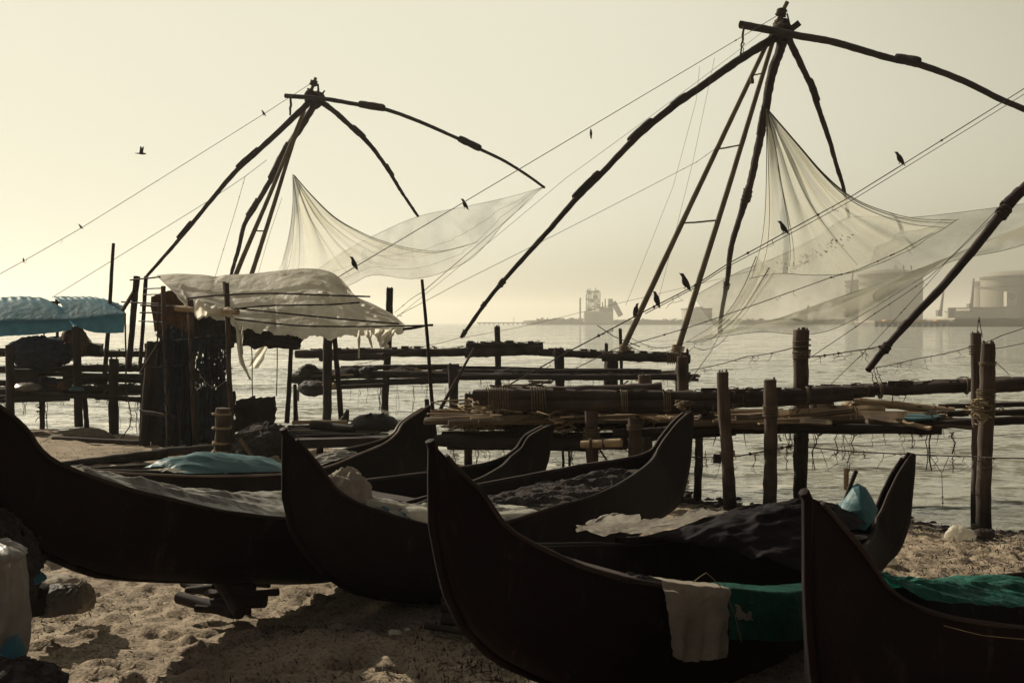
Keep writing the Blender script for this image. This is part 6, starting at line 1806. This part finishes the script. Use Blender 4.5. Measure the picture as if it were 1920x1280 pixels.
prop_logs([((828, 1138), (905, 1150), 8.3, 8.25, 19, 'upper sunlit prop log under the second canoe'), ((830, 1160), (915, 1172), 8.25, 8.15, 22, 'middle prop log under the second canoe'), ((798, 1172), (880, 1186), 8.15, 8.0, 13, 'lowest thin prop log under the second canoe'), ((826, 1126), (880, 1130), 8.5, 8.5, 14, 'topmost stub prop log under the second canoe')], 'log', 'prop logs under the second canoe')
# bags and nets at the lower left
def frombelow(c, rx, ry, rz, **k): pass
cb = P(-6, 1262, 6.2); Hb = M(238, 6.2)
rows = []
for j in range(64):
    v = j / 63
    row = []
    for i in range(97):
        a = (i % 96) / 96 * 2 * math.pi
        prof_ = (.86 + .16 * math.sin(math.pi * min(1, v * 1.1)) - .16 * max(0, (.18 - v) / .18)) if v < .9 else 1.02 * math.sqrt(max(0.0, 1 - ((v - .9) / .1) ** 2)) * .9 + .05
        d = Vector((math.cos(a), math.sin(a), v * 2.2))
        fold = .07 * math.sin(5 * a + 2.4 * v + 2 * N3(d, .8, 1)) + .05 * math.sin(11 * a - 4 * v + 3 * N3(d, 1.1, 4)) * (.4 + v)
        k = prof_ * (1 + fold + .09 * crumple(Vector((math.cos(a) * 1.3, math.sin(a) * 1.3, v * 1.1)), 1.6, 6) + .03 * crumple(d, 5, 8))
        row.append(cb + Vector((math.cos(a) * k * M(50, 6.2), math.sin(a) * k * .2, v * Hb + .025 * crumple(d, 2, 3) * (v > .8) + .03 * N3(d, 2.5, 2) * v)))
    rows.append(row)
mb = MB(); grid(mb, rows); link('plastic_bag', mb, MT['whitebag'], label='tall white plastic bag slumped at the lower left corner', cat='plastic bag')
heap('net_bundle', P(-36, 1092, 7.0), M(92, 7), .4, M(128, 7), MT['netpile'], 62, 'dark net heap behind the tall white bag', 'net bundle', amp=.2, sc_=3.2, nu=110, nv=60)
heap('blue_rag', P(56, 1086, 7.1), M(24, 7), .12, M(14, 7), MT['bluetarp'], 63, 'blue rag at the foot of the dark net heap', 'rag', amp=.2)
heap('blue_rag', P(24, 1240, 6.0), M(13, 6), .1, M(40, 6), MT['bluetarp'], 64, 'blue plastic flap below the tall white bag', 'rag', amp=.35)
heap('net_bundle', P(20, 1310, 5.85), M(85, 5.85), .25, M(62, 5.85), MT['netpile'], 65, 'dark net heap in the bottom left corner', 'net bundle', amp=.25, sc_=3)
heap('plastic_bag', P(112, 1132, 8.0), M(34, 8), .18, M(32, 8), MT['greybag'], 66, 'squat grey bag on the sand by the net heap', 'plastic bag', amp=.22, sc_=3, power=.55, nu=60, nv=26)
heap('plastic_bag', P(62, 1134, 7.9), M(34, 8), .18, M(36, 8), MT['darkcloth'], 67, 'dark filled bag beside the squat grey bag', 'plastic bag', amp=.14, power=.6)
heap('net_bundle', P(152, 1130, 8.2), M(20, 8), .14, M(36, 8), MT['cloth'], 68, 'tan sack leaning at the right of the squat grey bag', 'sack', amp=.16)
heap('rag', P(110, 1094, 8.6), M(34, 8.6), .15, M(15, 8.6), MT['cloth'], 69, 'folded pale cloth behind the squat grey bag', 'cloth', amp=.3)
# scraps
def scrap(x, y, w, label, m, seed, name='scrap', h=.25):
    D = 2400 * 2.0 / (y - 605)
    p = P(x, y, D); p.z = gz(p.x, p.y) + .03
    return heap(name, p, M(w, D) / 2, M(w, D) / 2.6, M(w * h, D), m, seed, label, 'litter', 'plastic scraps on the sand', amp=.55, sc_=2.6, nu=26, nv=10)
scrap(740, 1216, 20, 'small white paper scrap on the sand before the second canoe', MT['plastic'], 71)
scrap(764, 1202, 9, 'tiny white crumb right above the paper scrap', MT['plastic'], 72)
scrap(1660, 1059, 34, 'flat white plastic scrap near the right shore', MT['plastic'], 73, h=.2)
scrap(1438, 962, 24, 'white scrap by the foot of the second front post', MT['plastic'], 74, h=.5)
scrap(1800, 1006, 44, 'pale plastic lump lying at the right waterline', MT['plastic'], 75, h=.4)
scrap(1844, 1004, 30, 'grey stone lump at the right waterline', MT['log'], 76, h=.3)
scrap(140, 1232, 7, 'white speck on the sand at lower left', MT['plastic'], 77)
scrap(243, 1272, 9, 'white sliver at the bottom left of the sand', MT['plastic'], 78)
scrap(312, 1138, 8, 'white speck in the shade left of the prop logs', MT['plastic'], 79)
scrap(443, 1158, 10, 'pale chip right below the prop log stack', MT['tan'], 80)
# weed, twigs and chips strewn on the sand (nobody could count them)
mb = MB(False); rnd = random.Random(21)
def strew(x0, x1, y0, y1, n, up=.02, lmax=.07):
    for k in range(n):
        x, y = rnd.uniform(x0, x1), rnd.uniform(y0, y1)
        if vn(np.array([x * 1.3]), np.array([y * 1.3]), 44)[0] < rnd.random() * .9: continue
        z = gz(x, y) + .004
        if z < WATER_Z + .02: continue
        a = rnd.uniform(0, 6.28); l = rnd.uniform(.01, lmax); w = rnd.uniform(.002, .006)
        d = Vector((math.cos(a) * l, math.sin(a) * l, rnd.uniform(0, up))); s = Vector((-math.sin(a) * w, math.cos(a) * w, 0)); p = Vector((x, y, z))
        mb.add([p - s, p + s, p + d + s * .4, p + d - s * .4], [(0, 1, 2, 3)]); mb.add([p - s + Vector((0, 0, w)), p + s, p + d], [(0, 1, 2)])
strew(-1.6, .3, 6.4, 8.4, 7000, .03, .05); strew(-4, -1.2, 6.0, 9.5, 2600, .02, .04); strew(3.0, 7.0, 9.0, 12.6, 5000, .05, .07); strew(2.2, 6.5, 9.5, 13.5, 5000, .04, .08); strew(-1, 3.2, 13.2, 17, 2600, .05, .12); strew(-8, -2, 17, 24, 1500, .06, .14)
link('beach_litter', mb, MT['darkwood'], label='dry weed, twigs and chips strewn over the sand', cat='litter', kind='stuff')
mb = MB(); rnd = random.Random(29)
for k in range(620):
    x = rnd.uniform(.2, 7.0); ys_ = float(np.interp(x, SHX, SHY)) + rnd.gauss(-.35, .38)
    c = Vector((x, ys_, max(WATER_Z, gz(x, ys_))))
    s = rnd.uniform(.015, .07)
    rows = [[c + Vector((math.cos(a) * s * q * (1 + .5 * N3((a, q, k))), math.sin(a) * s * q, s * .45 * (1 - q * q) * (1 + .6 * N3((a * 2, q * 3, k + 3))))) for a in [i / 8 * 6.2832 for i in range(9)]] for q in (.05, .5, .8, 1)]
    grid(mb, rows)
link('wrack_line', mb, MT['darkwood'], label='dark band of washed-up weed and mud along the waterline', cat='seaweed', kind='stuff')
mb = MB(); log(mb, P(1268, 946, 15), P(1350, 952, 14.5), .07, .06, .3, .02, 3, 9, 14); link('driftwood', mb, MT['darkwood'], label='waterlogged dark log at the waterline by the front posts', cat='driftwood')

# ================================================================== CROWS
def crow(px, py, D, size, yaw, tilt, label, head=1.0, mirror=1, name='crow'):
    """perched crow: feet at the pixel point; yaw 0 faces left across the picture"""
    s = size * .8 / .42
    prof = [(-.205, .060, .004, .003), (-.18, .062, .010, .010), (-.165, .066, .020, .021), (-.14, .074, .033, .034), (-.115, .070, .037, .038), (-.09, .052, .040, .044), (-.05, .025, .053, .062), (0, .0, .060, .068), (.05, -.018, .052, .055), (.09, -.028, .036, .036), (.13, -.036, .030, .018), (.18, -.046, .032, .010), (.235, -.058, .030, .005)]
    ct, st_ = math.cos(tilt), math.sin(tilt)
    cyw, syw = math.cos(yaw), math.sin(yaw)
    base = P(px, py, D)
    def tf(v):
        x, y, z = v.x, v.y, v.z
        x, z = x * ct + z * st_, -x * st_ + z * ct
        z += .135
        return base + Vector((x * cyw - y * syw, x * syw + y * cyw, z)) * s
    rows = []
    for x, z, ry_, rz_ in prof:
        rows.append([tf(Vector((x, math.cos(a) * ry_, z + math.sin(a) * rz_))) for a in [i / 14 * 6.2832 for i in range(15)]])
    mb = MB(); grid(mb, rows)
    for q in (-1, 1):   # folded wing
        w = []
        for i in range(9):
            t = i / 8
            w.append([tf(Vector((-.06 + .24 * t, q * (.052 + .012 * math.sin(math.pi * t) * (1 - abs(k - .5)) - .02 * t), .05 - .10 * t + (k - .5) * (.085 * math.sin(math.pi * min(1, t * .8 + .15)) ** .7 + .008)))) for k in [0, .25, .5, .75, 1]])
        grid(mb, w)
        foot = base + Vector((0, q * .02 * s, 0))
        tube(mb, [tf(Vector((.02, q * .025, -.05))), foot + Vector((.005, 0, .045 * s)), foot], [.012 * s, .006 * s, .005 * s], 5)
        for dx in (-.022, .018):
            tube(mb, [foot, foot + Vector((dx * s, 0, -.004))], .004 * s, 4)
    return link(name, mb, MT['crow'], label=label, cat='bird', group='crows about the nets', loc=base)
crow(1686, 307, 23.6, .38, .1, .62, 'crow perched high on the double rope, near the slanting right arm')
crow(1468, 437, 21.5, .36, -.2, .58, 'hunched crow on the double rope before the near net')
crow(1284, 541, 19.6, .40, .0, .72, 'largest crow, perched on the rope between the two leg poles')
crow(1230, 571, 19.2, .33, .5, .85, 'upright crow on the rope, second from the left leg pole')
crow(1193, 590, 18.9, .28, 2.6, .9, 'crow with its beak raised, beside the left leg pole foot')
crow(871, 391, 25.2, .33, .0, .66, 'crow on the long stay rope right of the distant arm tip')
crow(663, 503, 22.2, .34, .3, .75, 'crow at the low end of the stay rope above the hut roof')
crow(494, 217, 41, .30, .1, .6, 'small crow on the stay rope near the distant mast top')
crow(151, 429, 38, .25, .2, .5, 'tiny crow midway down the distant stay rope')
crow(44, 491, 37, .20, 1.5, .7, 'tiny crow lowest on the distant stay rope, at the left edge')
crow(1108, 256, 27.4, .26, 1.4, .9, 'crow seen end-on midway down the long stay rope')
crow(1429, 216, 30.1, .36, 1.0, 1.1, 'crow on the lashed joint right at the peak of the near net')
mb = MB(); c = P(266, 288, 32); s = .17
prof = [(-.20, .004), (-.17, .02), (-.12, .036), (-.05, .05), (.04, .05), (.12, .03), (.2, .024), (.3, .012)]
grid(mb, [[c + (s / .3) * Vector((-x * 1.0 + .0, math.cos(a) * r_, math.sin(a) * r_ + x * .04)) for a in [i / 10 * 6.2832 for i in range(11)]] for x, r_ in prof])
for q, hz_ in ((-1, .26), (1, .30)):
    grid(mb, [[c + (s / .3) * Vector((-.03 + (k - .5) * .15 * (1 - .6 * t) + .04 * t, q * (.03 + .16 * t), .02 + hz_ * t + .012 * math.sin(k * 3.1))) for k in (0, .25, .5, .75, 1)] for t in [i / 8 for i in range(9)]])
link('crow', mb, MT['crow'], label='crow in flight in the empty sky, wings raised', cat='bird', group='crows about the nets', loc=c)
